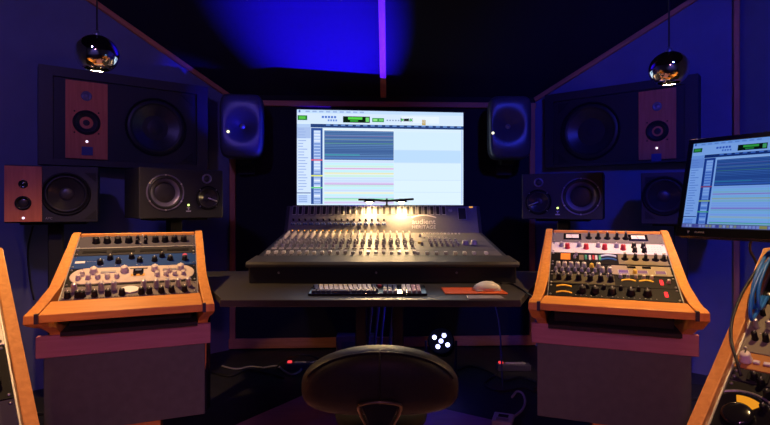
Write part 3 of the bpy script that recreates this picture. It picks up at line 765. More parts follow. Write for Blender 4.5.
NU = {}
def unit(name, label, RM, v0, nu, m, group, depth=.12, w=.4826):
    t = thing(name, label, 'audio unit', RM @ Matrix.Translation((0, v0, 0)), group)
    h = nu * U1
    mb = MB(); mb.box(-w / 2, w / 2, .0006, h - .0006, 0, .004, .001); mb.build('faceplate', m, t)
    mb = MB(); mb.box(-.218, .218, .002, h - .002, -depth, 0); mb.build('chassis', BLKM, t)
    sc = MB().lathe([(.0045, 0), (.004, .0025), (0, .003)], None, 8)
    spread('screw', sc, STEEL, t, Matrix.Translation((0, 0, .004)), [(sx * .2325, y) for sx in (-1, 1) for y in ((h * .5,) if nu == 1 else (.012, h - .012))])
    return t, h
T4 = Matrix.Translation((0, 0, .004))
def fx(f): return (f - .5) * .4826
def rowk(t, name, r, hh, body, cap, locs, h, pointer=False):
    if pointer:
        mb = MB(); mb.lathe([(r * 1.1, 0), (r * 1.1, hh * .2), (r * .55, hh * .3), (r * .45, hh), (0, hh)], None, 12)
        mb.box(-r * .28, r * .28, -r * .9, r * 1.35, hh * .3, hh); mb.mi = 1; mb.box(-r * .07, r * .07, r * .2, r * 1.3, hh, hh * 1.04)
    else: mb = knob_mesh(r, hh, 0, 0)
    return spread(name, mb, [body, cap], t, T4, [(fx(f), y * h) for f, y in locs])
def plate(t, name, f0, f1, y0, y1, h, z, m, bev=.001):
    mb = MB(); mb.box(fx(f0), fx(f1), y0 * h, y1 * h, .0038, .004 + z, bev); return mb.build(name, m, t)
def window(t, name, f0, f1, y0, y1, h, bez, face, needle=None, edge=.0035):
    mb = MB(); mb.box(fx(f0), fx(f1), y0 * h, y1 * h, .0038, .0085, .0015); o = mb.build(name, bez, t)
    mb = MB(); e = edge; mb.box(fx(f0) + e, fx(f1) - e, y0 * h + e, y1 * h - e, .008, .0092)
    mb.build('dial_face', face, o)
    if needle:
        x = (fx(f0) + fx(f1)) / 2; mb = MB(); mb.tube([(x, y0 * h + e, .0097), (x - .008, y1 * h - e, .0097)], .0006, 4, 0); mb.build('needle', needle, o)
    return o
def ticks(t, locs, h, m, w=.004, hh=.0015, name='print_mark'):
    mb = MB()
    for f, y in locs: mb.box(fx(f) - w / 2, fx(f) + w / 2, y * h - hh / 2, y * h + hh / 2, .0038, .0044)
    o = mb.build(name, m, t); return o

LRM = rack_desk('beech rack desk at left of the console holding blue and cream units', -.986, 1.995, .745, R(21.8), R(26), 11, (-.06, .10), .088, .052, 0, (.050, .018))
RRM = rack_desk('beech rack desk at right of the console packed with six units', .89, 2.004, .734, R(-20.2), R(23.45), 13, (-.07, .07), .068, .064, .016, (.028, .026))
PRINT = mat('white print', (.75, .74, .72), .5)
GL = 'units in the left rack desk'; GR = 'units in the right rack desk'
# ---- left, from the bottom up
STEELP = mat('champagne steel panel', (.18, .16, .135), .55, spec=.18)
t, h = unit('compressor', 'steel unit with oval meter, lowest in the left rack desk', LRM, 0, 1.95, STEELP, GL)
rowk(t, 'knob', .0125, .034, SILV, WHITE, [(f, .66) for f in (.085, .185, .275, .365, .585, .68, .765, .85, .93)], h)
rowk(t, 'knob', .0125, .024, KB, KW, [(f, .22) for f in (.05, .15, .235, .33, .63, .72, .80, .90, .12, .43, .57)], h)
mb = MB(); pl = [(math.cos(2 * PI * k / 28), math.sin(2 * PI * k / 28)) for k in range(28)]
ov = lambda a, b, z: (lambda p: (fx(.482) + p[0] * a, .5 * h + p[1] * b, z))
mb.prism(pl, ov(.036, .024, .0038), ov(.034, .022, .010)); mb = mb.build('meter', SILV, t)
q = MB(); q.prism(pl, ov(.031, .019, .009), ov(.031, .019, .0108)); q.build('dial_face', mat('meter ivory', (.85, .83, .78), .4), mb)
ticks(t, [(.04 + .02 * k, .06) for k in range(46)], h, BLKM, .005, .003)
CREAM = mat('cream enamel', (.62, .53, .41), .55, spec=.18, noise=.06, nscale=40)
t, h = unit('preamplifier', 'cream rounded panel unit with small beige knobs in the left rack desk', LRM, 1.97 * U1, 2.9, BLKP, GL)
mb = MB(); hw, hr = .232, .058; cy = h * .52
pl = [(hw - hr + hr * math.cos(R(-90 + 180 * k / 14)), cy + hr * math.sin(R(-90 + 180 * k / 14))) for k in range(15)] + [(-hw + hr - hr * math.cos(R(-90 + 180 * k / 14)), cy - hr * math.sin(R(-90 + 180 * k / 14))) for k in range(15)]
mb.prism(pl, lambda p: (p[0], p[1], .0038), lambda p: (p[0], p[1], .008)); mb.build('cream_panel', CREAM, t, bevel=.002)
T8 = Matrix.Translation((0, 0, .008))
BEI = mat('beige knob', (.62, .55, .46), .4)
spread('knob', knob_mesh(.017, .022, 0, 0), [BEI, KW], t, T8, [(fx(f), .70 * h) for f in (.19, .42, .66, .87)])
spread('small_knob', knob_mesh(.011, .017, 0, 0), [BEI, KG], t, T8, [(fx(f), .38 * h) for f in (.09, .16, .23, .30, .37, .68, .75, .82, .89)] + [(fx(f), .60 * h) for f in (.11, .77)])
for f in (.30, .78):
    mb = MB(); mb.box(fx(f) - .028, fx(f) + .028, .62 * h, .74 * h, .0078, .011, .001); mb.build('label_plate', GREYM, t)
mb = MB(); mb.box(fx(.46), fx(.60), .80 * h, .84 * h, .0078, .0095); mb.build('slot', BLKM, t)
mb = MB(); mb.box(fx(.49), fx(.57), .48 * h, .74 * h, .0078, .016, .002); b = mb.build('meter', GLOSS, t)
mb = MB(); mb.box(fx(.505), fx(.555), .60 * h, .70 * h, .0155, .0168); mb.build('dial_face', mat('slate blue glass', (.15, .2, .3), .2), b)
mb = MB(); mb.box(fx(.475), fx(.585), .38 * h, .50 * h, .0078, .0105, .001); mb.build('gold_plate', mat('gold plate', (.75, .42, .06), .35, .3), t)
spread('gold_plate_button', (lambda m: (m.lathe([(.006, 0), (.005, .004), (0, .005)], None, 10), m)[1])(MB()), KB, t, Matrix.Translation((0, 0, .0105)), [(fx(.505), .44 * h), (fx(.555), .44 * h)])
BLUEP = mat('blue enamel', (.012, .055, .20), .55, spec=.18)
t, h = unit('equaliser', 'blue unit with black knobs and a red lamp in the left rack desk', LRM, 4.9 * U1, 2.2, BLUEP, GL)
rowk(t, 'knob', .013, .02, KB, KW, [(.22, .32), (.29, .68), (.36, .36), (.46, .70), (.53, .40), (.65, .42), (.71, .74), (.78, .46)], h)
rowk(t, 'power_knob', .013, .02, KB, KR, [(.905, .42)], h)
mb = MB(); mb.lathe([(.010, 0), (.009, .006), (.004, .010), (0, .011)], Matrix.Translation((fx(.905), .76 * h, .004)), 14); mb.build('red_lamp', glow('red lamp glow', (1, .12, .14), 1.0), t)
plate(t, 'name_plate', .025, .10, .40, .56, h, .001, PRINT, 0)
ticks(t, [(.12 + .012 * k, .52) for k in range(6)] + [(f + d_, .62) for f in (.22, .36, .53, .65, .78) for d_ in (-.02, 0, .02)] + [(f + d_, .15) for f in (.22, .36, .53) for d_ in (-.02, .02)], h, PRINT)
t, h = unit('vent_panel', 'black slotted vent panel above the blue unit', LRM, 7.13 * U1, 1.3, BLKM, GL)
for k in range(4): plate(t, 'slot', .06 + k * .23, .25 + k * .23, .35, .65, h, .002, BLKP, 0)
GREYP = mat('gunmetal grey panel', (.075, .072, .082), .55, spec=.18)
t, h = unit('microphone_amplifier', 'grey unit with a row of large black knobs, topmost in the left rack desk', LRM, 8.46 * U1, 2.45, GREYP, GL)
rowk(t, 'knob', .0165, .026, KB, KG, [(f, .48) for f in (.145, .235, .325, .415, .645, .73, .815, .90)], h)
rowk(t, 'small_knob', .009, .02, KB, KG, [(.49, .66), (.49, .34), (.56, .66), (.56, .34)], h)
rowk(t, 'toggle', .004, .014, SILV, SILV, [(.53, .86), (.52, .2)], h)
ticks(t, [(f + d_, .88) for f in (.145, .235, .325, .415, .645, .73, .815, .90) for d_ in (-.018, .012)], h, PRINT, .006, .003)
plate(t, 'edge_strip', .0, 1, .0, .07, h, .0008, SILV, 0)

# ---- right, from the bottom up
ORL = glow('amber meter glow', (1, .36, .02), .8)
t, h = unit('limiter', 'black unit with two yellow crescents at left, lowest in the right rack desk', RRM, 0, 2.05, BLKP, GR)
def crescent(t, f, yc, h, m, w=.030, th=.010, name='yellow_dial'):
    mb = MB(); n = 10
    ptsu = [(fx(f) + w * (2 * k / n - 1), yc * h + .010 * math.sin(PI * k / n)) for k in range(n + 1)]
    mb.prism(ptsu + [(x, y - th) for x, y in reversed(ptsu)], lambda p: (p[0], p[1], .0038), lambda p: (p[0], p[1], .0065)); return mb.build(name, m, t)
YDL = mat('yellow dial', (.80, .50, .05), .4)
crescent(t, .125, .85, h, YDL); crescent(t, .125, .32, h, YDL)
rowk(t, 'knob', .017, .024, KB, KG, [(f, .45) for f in (.27, .37, .50, .64, .76)], h)
rowk(t, 'small_knob', .009, .016, KB, KG, [(f, .78) for f in (.31, .44, .57, .70)], h)
plate(t, 'red_light', .885, .91, .35, .72, h, .003, LEDR)
ticks(t, [(.22 + .04 * k, .15) for k in range(16)], h, PRINT)
OLIVE = mat('olive enamel', (.10, .09, .045), .55, spec=.18)
t, h = unit('vintage_equaliser', 'olive unit with big black knobs and two yellow dials in the right rack desk', RRM, 2.07 * U1, 2.0, BLKP, GR)
plate(t, 'olive_panel', .03, .53, .08, .95, h, .002, OLIVE)
rowk(t, 'knob', .0125, .026, KB, KW, [(f, .42) for f in (.08, .16, .245, .335, .42, .50)], h)
rowk(t, 'switch', .006, .018, SILV, SILV, [(f, .82) for f in (.06, .12, .18, .24, .30, .36, .42, .48)], h)
crescent(t, .64, .58, h, YDL, .027, .009); crescent(t, .775, .58, h, YDL, .027, .009)
plate(t, 'red_light', .875, .90, .30, .70, h, .003, LEDR)
rowk(t, 'small_knob', .008, .016, SILV, KB, [(f, .82) for f in (.58, .64, .70, .76, .82)] + [(.94, .5)], h)
t, h = unit('channel_strip', 'black and beige unit crowded with silver knobs in the right rack desk', RRM, 4.09 * U1, 1.95, BLKP, GR)
plate(t, 'beige_panel', .52, .985, .06, .94, h, .0015, mat('beige enamel', (.34, .29, .21), .55, spec=.18))
rowk(t, 'knob', .0115, .022, SILV, KB, [(f, .68) for f in (.07, .125, .18, .235, .29)] + [(.41, .7), (.50, .32), (.44, .3)], h)
rowk(t, 'small_knob', .008, .016, KG, KW, [(.05 + .055 * k, .25) for k in range(7)], h)
rowk(t, 'yellow_knob', .010, .016, KY, KY, [(.355, .70), (.70, .25)], h)
for f in (.61, .76, .90): window(t, 'meter', f - .045, f + .045, .14, .48, h, SILV, mat('violet glass', (.20, .14, .38), .2))
for f in (.68, .80): plate(t, 'dark_window', f - .035, f + .035, .68, .88, h, .003, GLOSS)
ticks(t, [(.56 + .03 * k, .58) for k in range(13)], h, BLKM)
t, h = unit('de_esser', 'black unit with an amber meter and a blue dial in the right rack desk', RRM, 6.06 * U1, 2.25, BLKP, GR)
window(t, 'meter', .08, .18, .2, .85, h, BLKM, mat('amber dial', (.75, .22, .03), .35, emit=(1, .3, .04), strength=.25))
plate(t, 'beige_panel', .585, .985, .06, .94, h, .0015, mat('sand enamel', (.22, .19, .13), .55, spec=.18))
rowk(t, 'knob', .0135, .026, KB, KW, [(f, y) for f in (.64, .725, .81, .89, .955) for y in (.52,)], h, True)
for f, m in ((.31, mat('green key', (.05, .35, .18), .4)), (.345, KW), (.375, KR), (.40, KW), (.43, mat('green key', (.05, .35, .18), .4))): plate(t, 'button', f - .010, f + .010, .35, .75, h, .004, m)
plate(t, 'dark_window', .25, .29, .3, .75, h, .003, mat('brown glass', (.20, .16, .1), .3))
rowk(t, 'small_knob', .007, .014, KG, KW, [(.21, .5), (.225, .78)], h)
crescent(t, .505, .80, h, mat('pale blue dial', (.55, .68, .85), .35), .032, .014, 'blue_dial'); crescent(t, .505, .48, h, mat('blue dial ring', (.03, .12, .35), .35), .032, .012, 'blue_dial')
WHP = mat('white enamel panel', (.72, .70, .70), .55, spec=.18)
t, h = unit('console_preamplifier', 'white unit with red knobs in the right rack desk', RRM, 8.33 * U1, 2.28, WHP, GR)
rowk(t, 'red_knob', .0125, .024, KR, KW, [(f, .42) for f in (.145, .315, .48, .64)], h)
rowk(t, 'knob', .0115, .020, KG, KW, [(f, .62) for f in (.09, .255, .425, .585)], h)
rowk(t, 'black_knob', .0115, .022, KB, KW, [(.735, .62), (.735, .22), (.815, .62), (.815, .22)], h)
ticks(t, [(.04 + .022 * k, .88) for k in range(32)] + [(.86 + .025 * i, .3 + .2 * j) for i in range(5) for j in range(3)] + [(.20, .2), (.37, .2), (.53, .2)], h, mat('grey print', (.25, .24, .27), .5))
t, h = unit('stereo_compressor', 'grey unit with two meter windows and five pointer knobs, topmost in the right rack desk', RRM, 10.63 * U1, 2.3, mat('silver grey panel', (.18, .17, .165), .55, spec=.18), GR)
for f in (.19, .79): window(t, 'meter', f - .085, f + .085, .26, .86, h, GLOSS, mat('meter ivory', (.85, .83, .78), .4), BLKM, .012)
rowk(t, 'knob', .0135, .030, KB, KW, [(f, .46) for f in (.345, .43, .515, .60, .68)], h, True)
ticks(t, [(.32 + .02 * k, .12) for k in range(20)] + [(.96, .6), (.93, .2)], h, BLKM)

# ================================================================ OUTER RACKS CLOSE TO THE CAMERA
def tall_rack(label, P1, P2, yaw, alpha, left_rail, ext=.25):
    """P2 lower and P1 upper point of the inner rail edge"""
    c, s = math.cos(alpha), math.sin(alpha)
    M0 = frame2d(P2[0], P2[1], 0, yaw); oz = P2[2]
    t = thing('rack_desk', label, 'rack desk', M0, 'outer racks at either side of the camera')
    wi = .2445; th = .030
    xc = (wi + th) if left_rail else -(wi + th)
    L = (Vector(P1) - Vector(P2)).length
    def top(v, h): return (v * c - h * s, oz + v * s + h * c)
    ol = [top(L, 0), top(-ext, 0), (-ext * c + .02, oz - ext * s - .10), (0, .0), (L * c + .25, 0), (L * c + .25, oz + L * s - .005)]
    for sd in (-1, 1):
        mb = MB(); mb.prism(ol, lambda p: (xc + sd * wi, p[0], p[1]), lambda p: (xc + sd * (wi + th), p[0], p[1])); mb.build('side_panel', BEECHY, t, bevel=.003)
    P = Matrix.Translation((xc, 0, oz)) @ Matrix.Rotation(alpha, 4, 'X')
    for sd in (-1, 1):
        mb = MB(); mb.box(sd * .2425 - .0018, sd * .2425 + .0018, -ext, L, -.12, -.024, M=P); mb.box(sd * .2345 - .008, sd * .2345 + .008, -ext, L, -.046, -.040, M=P); mb.build('rack_rail', SILV, t)
    mb = MB(); mb.box(-wi, wi, L * c + .02, L * c + .25, oz + L * s - .03, oz + L * s - .006); bm_ = mb.bm
    for v in bm_.verts: v.co.x += xc
    mb.build('top_board', BEECH, t)
    mb = MB(); mb.box(xc - wi, xc + wi, L * c + .21, L * c + .235, .05, oz + L * s - .03); mb.build('back_board', BLKM, t)
    return M0 @ P @ Matrix.Translation((0, 0, -.036))
def ray_on(RM, px, py):
    """where the line of sight through a photo point meets a slanted rack front (metres from its centre and up the slope)"""
    Mi = RM.inverted(); o = Mi @ Vector((0, 0, CH)); d_ = Mi.to_3x3() @ Vector(((px - CX) / FPX, 1, (HY - py) / FPX))
    k = -o.z / d_.z; p = o + d_ * k
    return p.x, p.y
P2 = at(686, 425, 1.2); P1 = at(763, 248, 1.59)
hz = math.hypot(P1.x - P2.x, P1.y - P2.y)
T3 = tall_rack('tall beech rack cropped at the right edge, blue cables on its units', P1, P2, math.atan2(-(P1.x - P2.x), P1.y - P2.y), math.atan2(P1.z - P2.z, hz), True)
Q2 = at(40, 425, 1.2); Q1 = at(3, 248, 1.59)
hq = math.hypot(Q1.x - Q2.x, Q1.y - Q2.y)
T4R = tall_rack('tall beech rack cropped at the left edge of the view', Q1, Q2, math.atan2(-(Q1.x - Q2.x), Q1.y - Q2.y), math.atan2(Q1.z - Q2.z, hq), False)
G3 = 'units in the right outer rack'; G4 = 'units in the left outer rack'
def fr(px, py, RM=None):
    x, y = ray_on(RM or T3, px, py); return x / .4826 + .5, y
yw0 = fr(733, 369)[1]; yw1 = fr(733, 349)[1]
def local(t_v0, h, px, py):
    f, y = fr(px, py); return f, (y - t_v0) / h
# boundaries up the slope, read along the inner rail
v_big0 = -.20; v_vent0 = fr(722, 378)[1]; v_wood0 = fr(728, 366)[1]; v_ol0 = fr(733, 350)[1]; v_patch0 = fr(752, 303)[1]
LEN3 = (P1 - P2).length
t, h = unit('tube_compressor', 'black unit with a large round dial and orange meter in the right outer rack', T3, v_big0, (v_vent0 - v_big0) / U1 - .05, BLKP, G3, .10)
f, y = local(v_big0, h, 738, 418)
mb = MB(); mb.lathe([(.074, 0), (.072, .004), (.066, .005), (.064, .004)], Matrix.Translation((fx(f), y * h, .004)), 40); mb.lathe([(.034, .004), (.032, .014), (.026, .017), (0, .017)], Matrix.Translation((fx(f), y * h, .004)), 28); d0 = mb.build('main_dial', GLOSS, t)
f2, y2 = local(v_big0, h, 748, 398); 
mo_ = MB(); n = 14; cxo, cyo = fx(f), y * h
a0, a1 = R(50), R(105)
op = [(cxo + .060 * math.cos(a0 + (a1 - a0) * k / n), cyo + .060 * math.sin(a0 + (a1 - a0) * k / n)) for k in range(n + 1)] + [(cxo + .036 * math.cos(a1 - (a1 - a0) * k / n), cyo + .036 * math.sin(a1 - (a1 - a0) * k / n)) for k in range(n + 1)]
mo_.prism(op, lambda p: (p[0], p[1], .007), lambda p: (p[0], p[1], .0105)); mo_.build('orange_meter', ORL, d0)
ring_ = MB(); ring_.lathe([(.076, .001), (.079, .004), (.082, .001)], Matrix.Translation((cxo, cyo, .004)), 40, False); ring_.build('dial_ring', GREYM, t)
for px_, py_ in ((728, 392), (722, 408), (768, 398), (762, 386), (764, 412), (755, 380)):
    ff, yy = local(v_big0, h, px_, py_)
    if 0.02 < ff < .97: rowk(t, 'knob', .009, .020, KB, KG, [(ff, yy)], h)
rowk(t, 'knob', .013, .022, KB, KG, [(.55, .80), (.70, .80), (.85, .80), (.60, .45), (.78, .45)], h)
ticks(t, [(.045, .1 + .08 * k) for k in range(11)] + [(.17, .92), (.22, .92), (.3, .93), (.4, .93)], h, PRINT, .006, .0015)
t, h = unit('vent_panel', 'black ribbed vent panel under the wooden strip in the right outer rack', T3, v_vent0, (v_wood0 - v_vent0) / U1 - .03, BLKM, G3, .06)
spread('rib', (lambda m: (m.box(-.004, .004, -h * .36, h * .36, 0, .004, .001), m)[1])(MB()), BLKP, t, T4, [(fx(.08 + .84 * k / 22), h * .5) for k in range(23)])
t, h = unit('wooden_strip_panel', 'oak front strip with a round ivory knob in the right outer rack', T3, v_wood0, (v_ol0 - v_wood0) / U1 - .03, wood('amber oak', (.45, .20, .05), (.55, .26, .07)), G3, .06)
f, y = .042, .5; rowk(t, 'ivory_knob', .015, .024, mat('ivory cap', (.75, .68, .56), .35), KB, [(f, y)], h)
spread('switch', (lambda m: (m.box(-.007, .007, -.005, .005, 0, .006, .001), m)[1])(MB()), KW, t, T4, [(fx(f + .048 + .045 * k), h * .45) for k in range(12)])
t, h = unit('olive_equaliser', 'olive grey unit with silver and black knobs in the right outer rack', T3, v_ol0, (v_patch0 - v_ol0) / U1 - .03, mat('olive grey panel', (.24, .22, .15), .55, spec=.18), G3, .10)
rowk(t, 'knob', .0085, .024, KB, SILV, [(.045 + .05 * k, .26) for k in range(19)], h)
rowk(t, 'silver_knob', .008, .026, SILV, KW, [(.03 + .06 * k, .50) for k in range(16)], h)
rowk(t, 'small_knob', .007, .02, KB, KW, [(.04 + .05 * k, .76) for k in range(19)], h)
ticks(t, [(.03 + .03 * k, .38) for k in range(31)], h, PRINT)
t, h = unit('patch_panel', 'black jack panel with blue leads, uppermost in the right outer rack', T3, v_patch0, (LEN3 - v_patch0) / U1 - .05, BLKP, G3, .10)
jk = MB().lathe([(.008, 0), (.008, .004), (.0045, .005), (.004, .001), (0, .001)], None, 12)
spread('jack_socket', jk, STEEL, t, T4, [(fx(.035 + .042 * k), h * yy) for k in range(23) for yy in (.18, .42, .66, .88)])
for k, (i, j, yy, y2) in enumerate(((0, 3, .88, -.9), (1, 4, .66, -.55), (2, 5, .88, -.7))):
    a = T3 @ Matrix.Translation((0, v_patch0, 0)); xa = fx(.012 + .014 * i); xb = fx(.006 + .014 * i)
    pts = [a @ Vector((xa, h * yy, .006)), a @ Vector((xa, h * yy, .045)), a @ Vector((xa - .004, h * (yy - .35), .085)), a @ Vector((xb - .006, h * (yy - .9), .075)), a @ Vector((xb, h * (yy - 1.15), .035)), a @ Vector((xb, h * .18 - .02, .012))]
    cable(['blue patch lead nearest the rail of the right outer rack', 'blue patch lead, second from the rail of the right outer rack', 'blue patch lead, third from the rail of the right outer rack'][k], pts, .005, BLUEC, 'blue patch leads')
rl = lambda px, py, off: (lambda p: T3 @ Vector((p[0], p[1], off)))(ray_on(T3, px, py))
cable('black lead draped along the rail of the right outer rack', [rl(771, 268, .05), rl(757, 285, .045), rl(744, 305, .04), rl(735, 330, .04), rl(734, 352, .04), rl(739, 370, .03), rl(742, 380, .012)], .004)
# left outer rack
LEN4 = (Q1 - Q2).length; v = -.24; k = 0
for lab, nu, m in (('black unit with white marks, lowest in the left outer rack', 4, BLKP), ('violet black unit with small black knobs in the left outer rack', 4, mat('violet black panel', (.03, .02, .06), .55, spec=.18)),
                   ('plain black unit with black knobs in the left outer rack, under the silver one', 4, BLKP), ('silver unit, topmost in the left outer rack', 3.2, SILV)):
    t, h = unit('outboard_unit', lab, T4R, v, nu, m, G4, .10)
    rowk(t, 'knob', .014, .022, KB, KW, [(.93 - .10 * j, .30) for j in range(7)] + [(.90 - .12 * j, .70) for j in range(6)], h)
    ticks(t, [(.95 - .05 * j, .50) for j in range(10)], h, PRINT, .010, .002)
    v += nu * U1 + .001
# ================================================================ COMPUTER MONITOR AT RIGHT
bl = at(676, 236, 1.70); dirh = Vector((.535, -.845, 0)).normalized(); nb = Vector((.845, .535, 0)).normalized()
tilt = R(15); MW, MH = .535, .335
up = Vector((nb.x * math.sin(tilt), nb.y * math.sin(tilt), math.cos(tilt))); bk = dirh.cross(up) * -1
if bk.dot(nb) < 0: bk = -bk
MM = Matrix(((dirh.x, bk.x, up.x, bl.x), (dirh.y, bk.y, up.y, bl.y), (dirh.z, bk.z, up.z, bl.z), (0, 0, 0, 1)))
mn = thing('computer_monitor', 'black framed computer monitor at right edge showing a blue recording session', 'monitor', MM)
mb = MB(); mb.box(0, MW, 0, .03, 0, MH, .004); mb.box(.08, MW - .08, .03, .055, .05, MH - .05, .006); mb.build('casing', BLKM, mn)
mb = MB(); e = .016
mb.box(0, MW, -.006, 0, MH - e, MH, .002); mb.box(0, MW, -.006, 0, 0, .030, .002); mb.box(0, e, -.006, 0, .030, MH - e, .002); mb.box(MW - e, MW, -.006, 0, .030, MH - e, .002); mb.build('bezel', GLOSS, mn)
session_view('display', MW - 2 * e, MH - e - .030, mn, (.30, .52, 1.0), .75, Matrix.Translation((e, -.0008, MH - e)), True)
lettering(mn, 'PLANAR', .008, Matrix.Translation((.075, -.0062, .014)) @ Matrix.Rotation(R(90), 4, 'X'), mat('pale print', (.35, .34, .36), .5))
mb = MB(); mb.prism([(-.004, .004), (.004, .004), (0, -.005)], lambda p: (.040 + p[0], -.0066, .014 + p[1]), lambda p: (.040 + p[0], -.006, .014 + p[1])); mb.build('badge', mat('pale print', (.35, .34, .36), .5), mn)
# arm: from the back of the screen to a post standing on the rack top
pc = MM @ Vector((MW * .5, .056, MH * .5)); Mi = MM.inverted()
post = Vector((1.56, 1.735, 0))
mb = MB(); mb.box(MW * .5 - .05, MW * .5 + .05, .055, .067, MH * .5 - .05, MH * .5 + .05, .002); mb.build('mounting_plate', BLKM, mn)
mb = MB(); mb.tube([Mi @ (pc + bk * .008), Mi @ (pc + bk * .10 + Vector((0, 0, -.02))), Mi @ Vector((post.x, post.y, 1.16))], .015, 10, 3); mb.build('arm', BLKM, mn)
mb = MB(); mb.tube([Mi @ Vector((post.x, post.y, .012)), Mi @ Vector((post.x, post.y, 1.22))], .018, 12, 0); mb.build('post', BLKM, mn)
mb = MB(); mb.lathe([(.12, 0), (.12, .008), (.03, .014), (0, .014)], Mi @ Matrix.Translation((post.x, post.y, 0)), 24); mb.build('base_plate', BLKM, mn)

# ================================================================ PENDANT LAMPS
def pendant(label, px, py, d_, dia):
    p = at(px, py, d_); r = dia / 2
    t = thing('pendant_lamp', label, 'lamp', Matrix.Translation(p), 'mirror globe pendant lamps')
    pr = [(.010, r * .93)]
    for k in range(3, 23):
        a = PI * k / 30 * 1.10
        pr.append((r * math.sin(a), r * .93 * math.cos(a)))
    inner = [(x * .97, z * .97) for x, z in reversed(pr)]
    MB().lathe(pr + inner, None, 48, False).build('globe', CHROME, t)
    ht = min(2.95, ceil_z(p.x, p.y)) - p.z
    mb = MB(); mb.lathe([(.013, r * .90), (.013, r * 1.0), (.006, r * 1.06), (.006, r * 1.18), (0, r * 1.19)], None, 16); mb.build('cap', STEEL, t)
    mb = MB(); mb.tube([(0, 0, r * 1.15), (0, 0, ht - .012)], .0035, 8, 0); mb.build('cord', CABLE, t)
    mb = MB(); mb.lathe([(.05, ht - .025), (.05, ht - .001), (0, ht - .001)], None, 20); mb.build('ceiling_rose', BLKM, t)
    mb = MB(); mb.lathe([(.012, r * .92), (.012, r * .45), (0, r * .45)], None, 12); mb.build('lamp_holder', BLKM, t)
    mb = MB(); mb.lathe([(0, r * .45), (.016, r * .36), (.026, r * .12), (.020, -r * .08), (0, -r * .15)], None, 16); mb.build('bulb', glow('pendant bulb', (1, .70, .38), 3), t)
    ld = bpy.data.lights.new('pendant_light', 'SPOT'); ld.energy = PEND; ld.color = (1, .58, .24); ld.spot_size = R(PENDA); ld.spot_blend = .85; ld.shadow_soft_size = .03
    lo = bpy.data.objects.new('pendant_light', ld); COL.objects.link(lo); lo.parent = t; lo.location = (0, 0, -r * .5)
    return p
PEND, PENDA = 50, 132
pendant('mirror globe pendant lamp hanging at left above the cream unit rack', 97, 54, 2.12, .165)
pendant('mirror globe pendant lamp hanging at right above the six unit rack', 669, 69, 2.08, .150)

# ================================================================ CHAIR
ch = thing('office_chair', 'dark leather swivel chair with a low rounded backrest, its back to the camera', 'chair', frame2d(at(380, 378, 1.5).x, 1.5, 0, 0))
zc = at(380, 379, 1.5).z
def pad_pt(a, b, hw=.230, hh=.095, dp=.075):
    """a around the outline, b from rear pole (0) to front pole (1)"""
    ph = PI * b; ce, se = math.cos(a), math.sin(a)
    r = math.sin(ph) ** .62
    x = hw * r * math.copysign(abs(ce) ** (1.0 if se > 0 else .72), ce); z = hh * r * math.copysign(abs(se) ** (.95 if se > 0 else .60), se)
    z += -.012 * (x / hw) ** 2 * (1 if se < 0 else 1.0)
    y = -dp * math.copysign(abs(math.cos(ph)) ** .75, math.cos(ph)) + .16 * x * x
    return Vector((x, y, zc + z))
mb = MB(); NA, NB = 72, 22
rows = []
for j in range(1, NB): rows.append([mb.bm.verts.new(pad_pt(2 * PI * i / NA, j / NB)) for i in range(NA)])
p0 = mb.bm.verts.new(pad_pt(0, 0)); p1 = mb.bm.verts.new(pad_pt(0, 1))
for a, b in zip(rows, rows[1:]):
    for i in range(NA): mb.bm.faces.new((a[i], a[(i + 1) % NA], b[(i + 1) % NA], b[i]))
for i in range(NA): mb.bm.faces.new((p0, rows[0][(i + 1) % NA], rows[0][i])); mb.bm.faces.new((p1, rows[-1][i], rows[-1][(i + 1) % NA]))
pad_o = mb.build('backrest', LEATH, ch, smooth=True)
mb = MB(); mb.tube([pad_pt(R(a), .36) + Vector((0, -.002, 0)) for a in range(14, 168, 6)], .0035, 6, 2); mb.build('piping', PIPE, pad_o)
mb = MB(); mb.tube([pad_pt(R(90), b) + Vector((0, -.001, 0)) for b in (.40, .34, .28, .2, .12, .05)] + [pad_pt(R(-90), b) + Vector((0, -.001, 0)) for b in (.05, .12, .2, .28, .36)], .0028, 6, 2); mb.build('seam', PIPE, pad_o)
STL = mat('dark chair metal', (.10, .095, .09), .3, .8)
zb = zc - .040
mb = MB(); mb.tube([(-.02, -.062, zb - .10), (-.058, -.080, zb - .018), (-.045, -.090, zb + .002), (0, -.094, zb + .008), (.045, -.090, zb + .002), (.058, -.080, zb - .018), (.02, -.062, zb - .10)], .005, 8); mb.build('bracket_rim', mat('worn bronze rim', (.30, .25, .18), .3, .8), ch)
mb = MB(); pl = [(-.055, zb - .002), (-.03, zb + .004), (0, zb + .006), (.03, zb + .004), (.055, zb - .002), (.022, zb - .085), (-.022, zb - .085)]
mb.prism(pl, lambda p: (p[0], -.080, p[1]), lambda p: (p[0], -.062, p[1])); mb.build('bracket', STL, ch, bevel=.003)
mb = MB(); mb.tube([(0, -.070, zb - .06), (0, -.075, zb - .13), (0, -.02, .33), (0, .10, .315), (0, .22, .31)], .019, 10); mb.build('back_stem', STL, ch)
mb = MB(); rings = []
NS = 40
for zz, sc_ in ((.325, .90), (.332, .99), (.36, 1.02), (.39, .98), (.398, .86), (.390, .5)):
    rr_ = []
    for i in range(NS):
        a = 2 * PI * i / NS; c_, s_ = math.cos(a), math.sin(a)
        rr_.append(mb.bm.verts.new((math.copysign(abs(c_) ** .7, c_) * .17 * sc_ * (1 + .1 * s_), .41 + math.copysign(abs(s_) ** .7, s_) * .195 * sc_, zz)))
    rings.append(rr_)
for a, b in zip(rings, rings[1:]):
    for i in range(NS): mb.bm.faces.new((a[i], a[(i + 1) % NS], b[(i + 1) % NS], b[i]))
mb.bm.faces.new(rings[0]); mb.bm.faces.new(rings[-1])
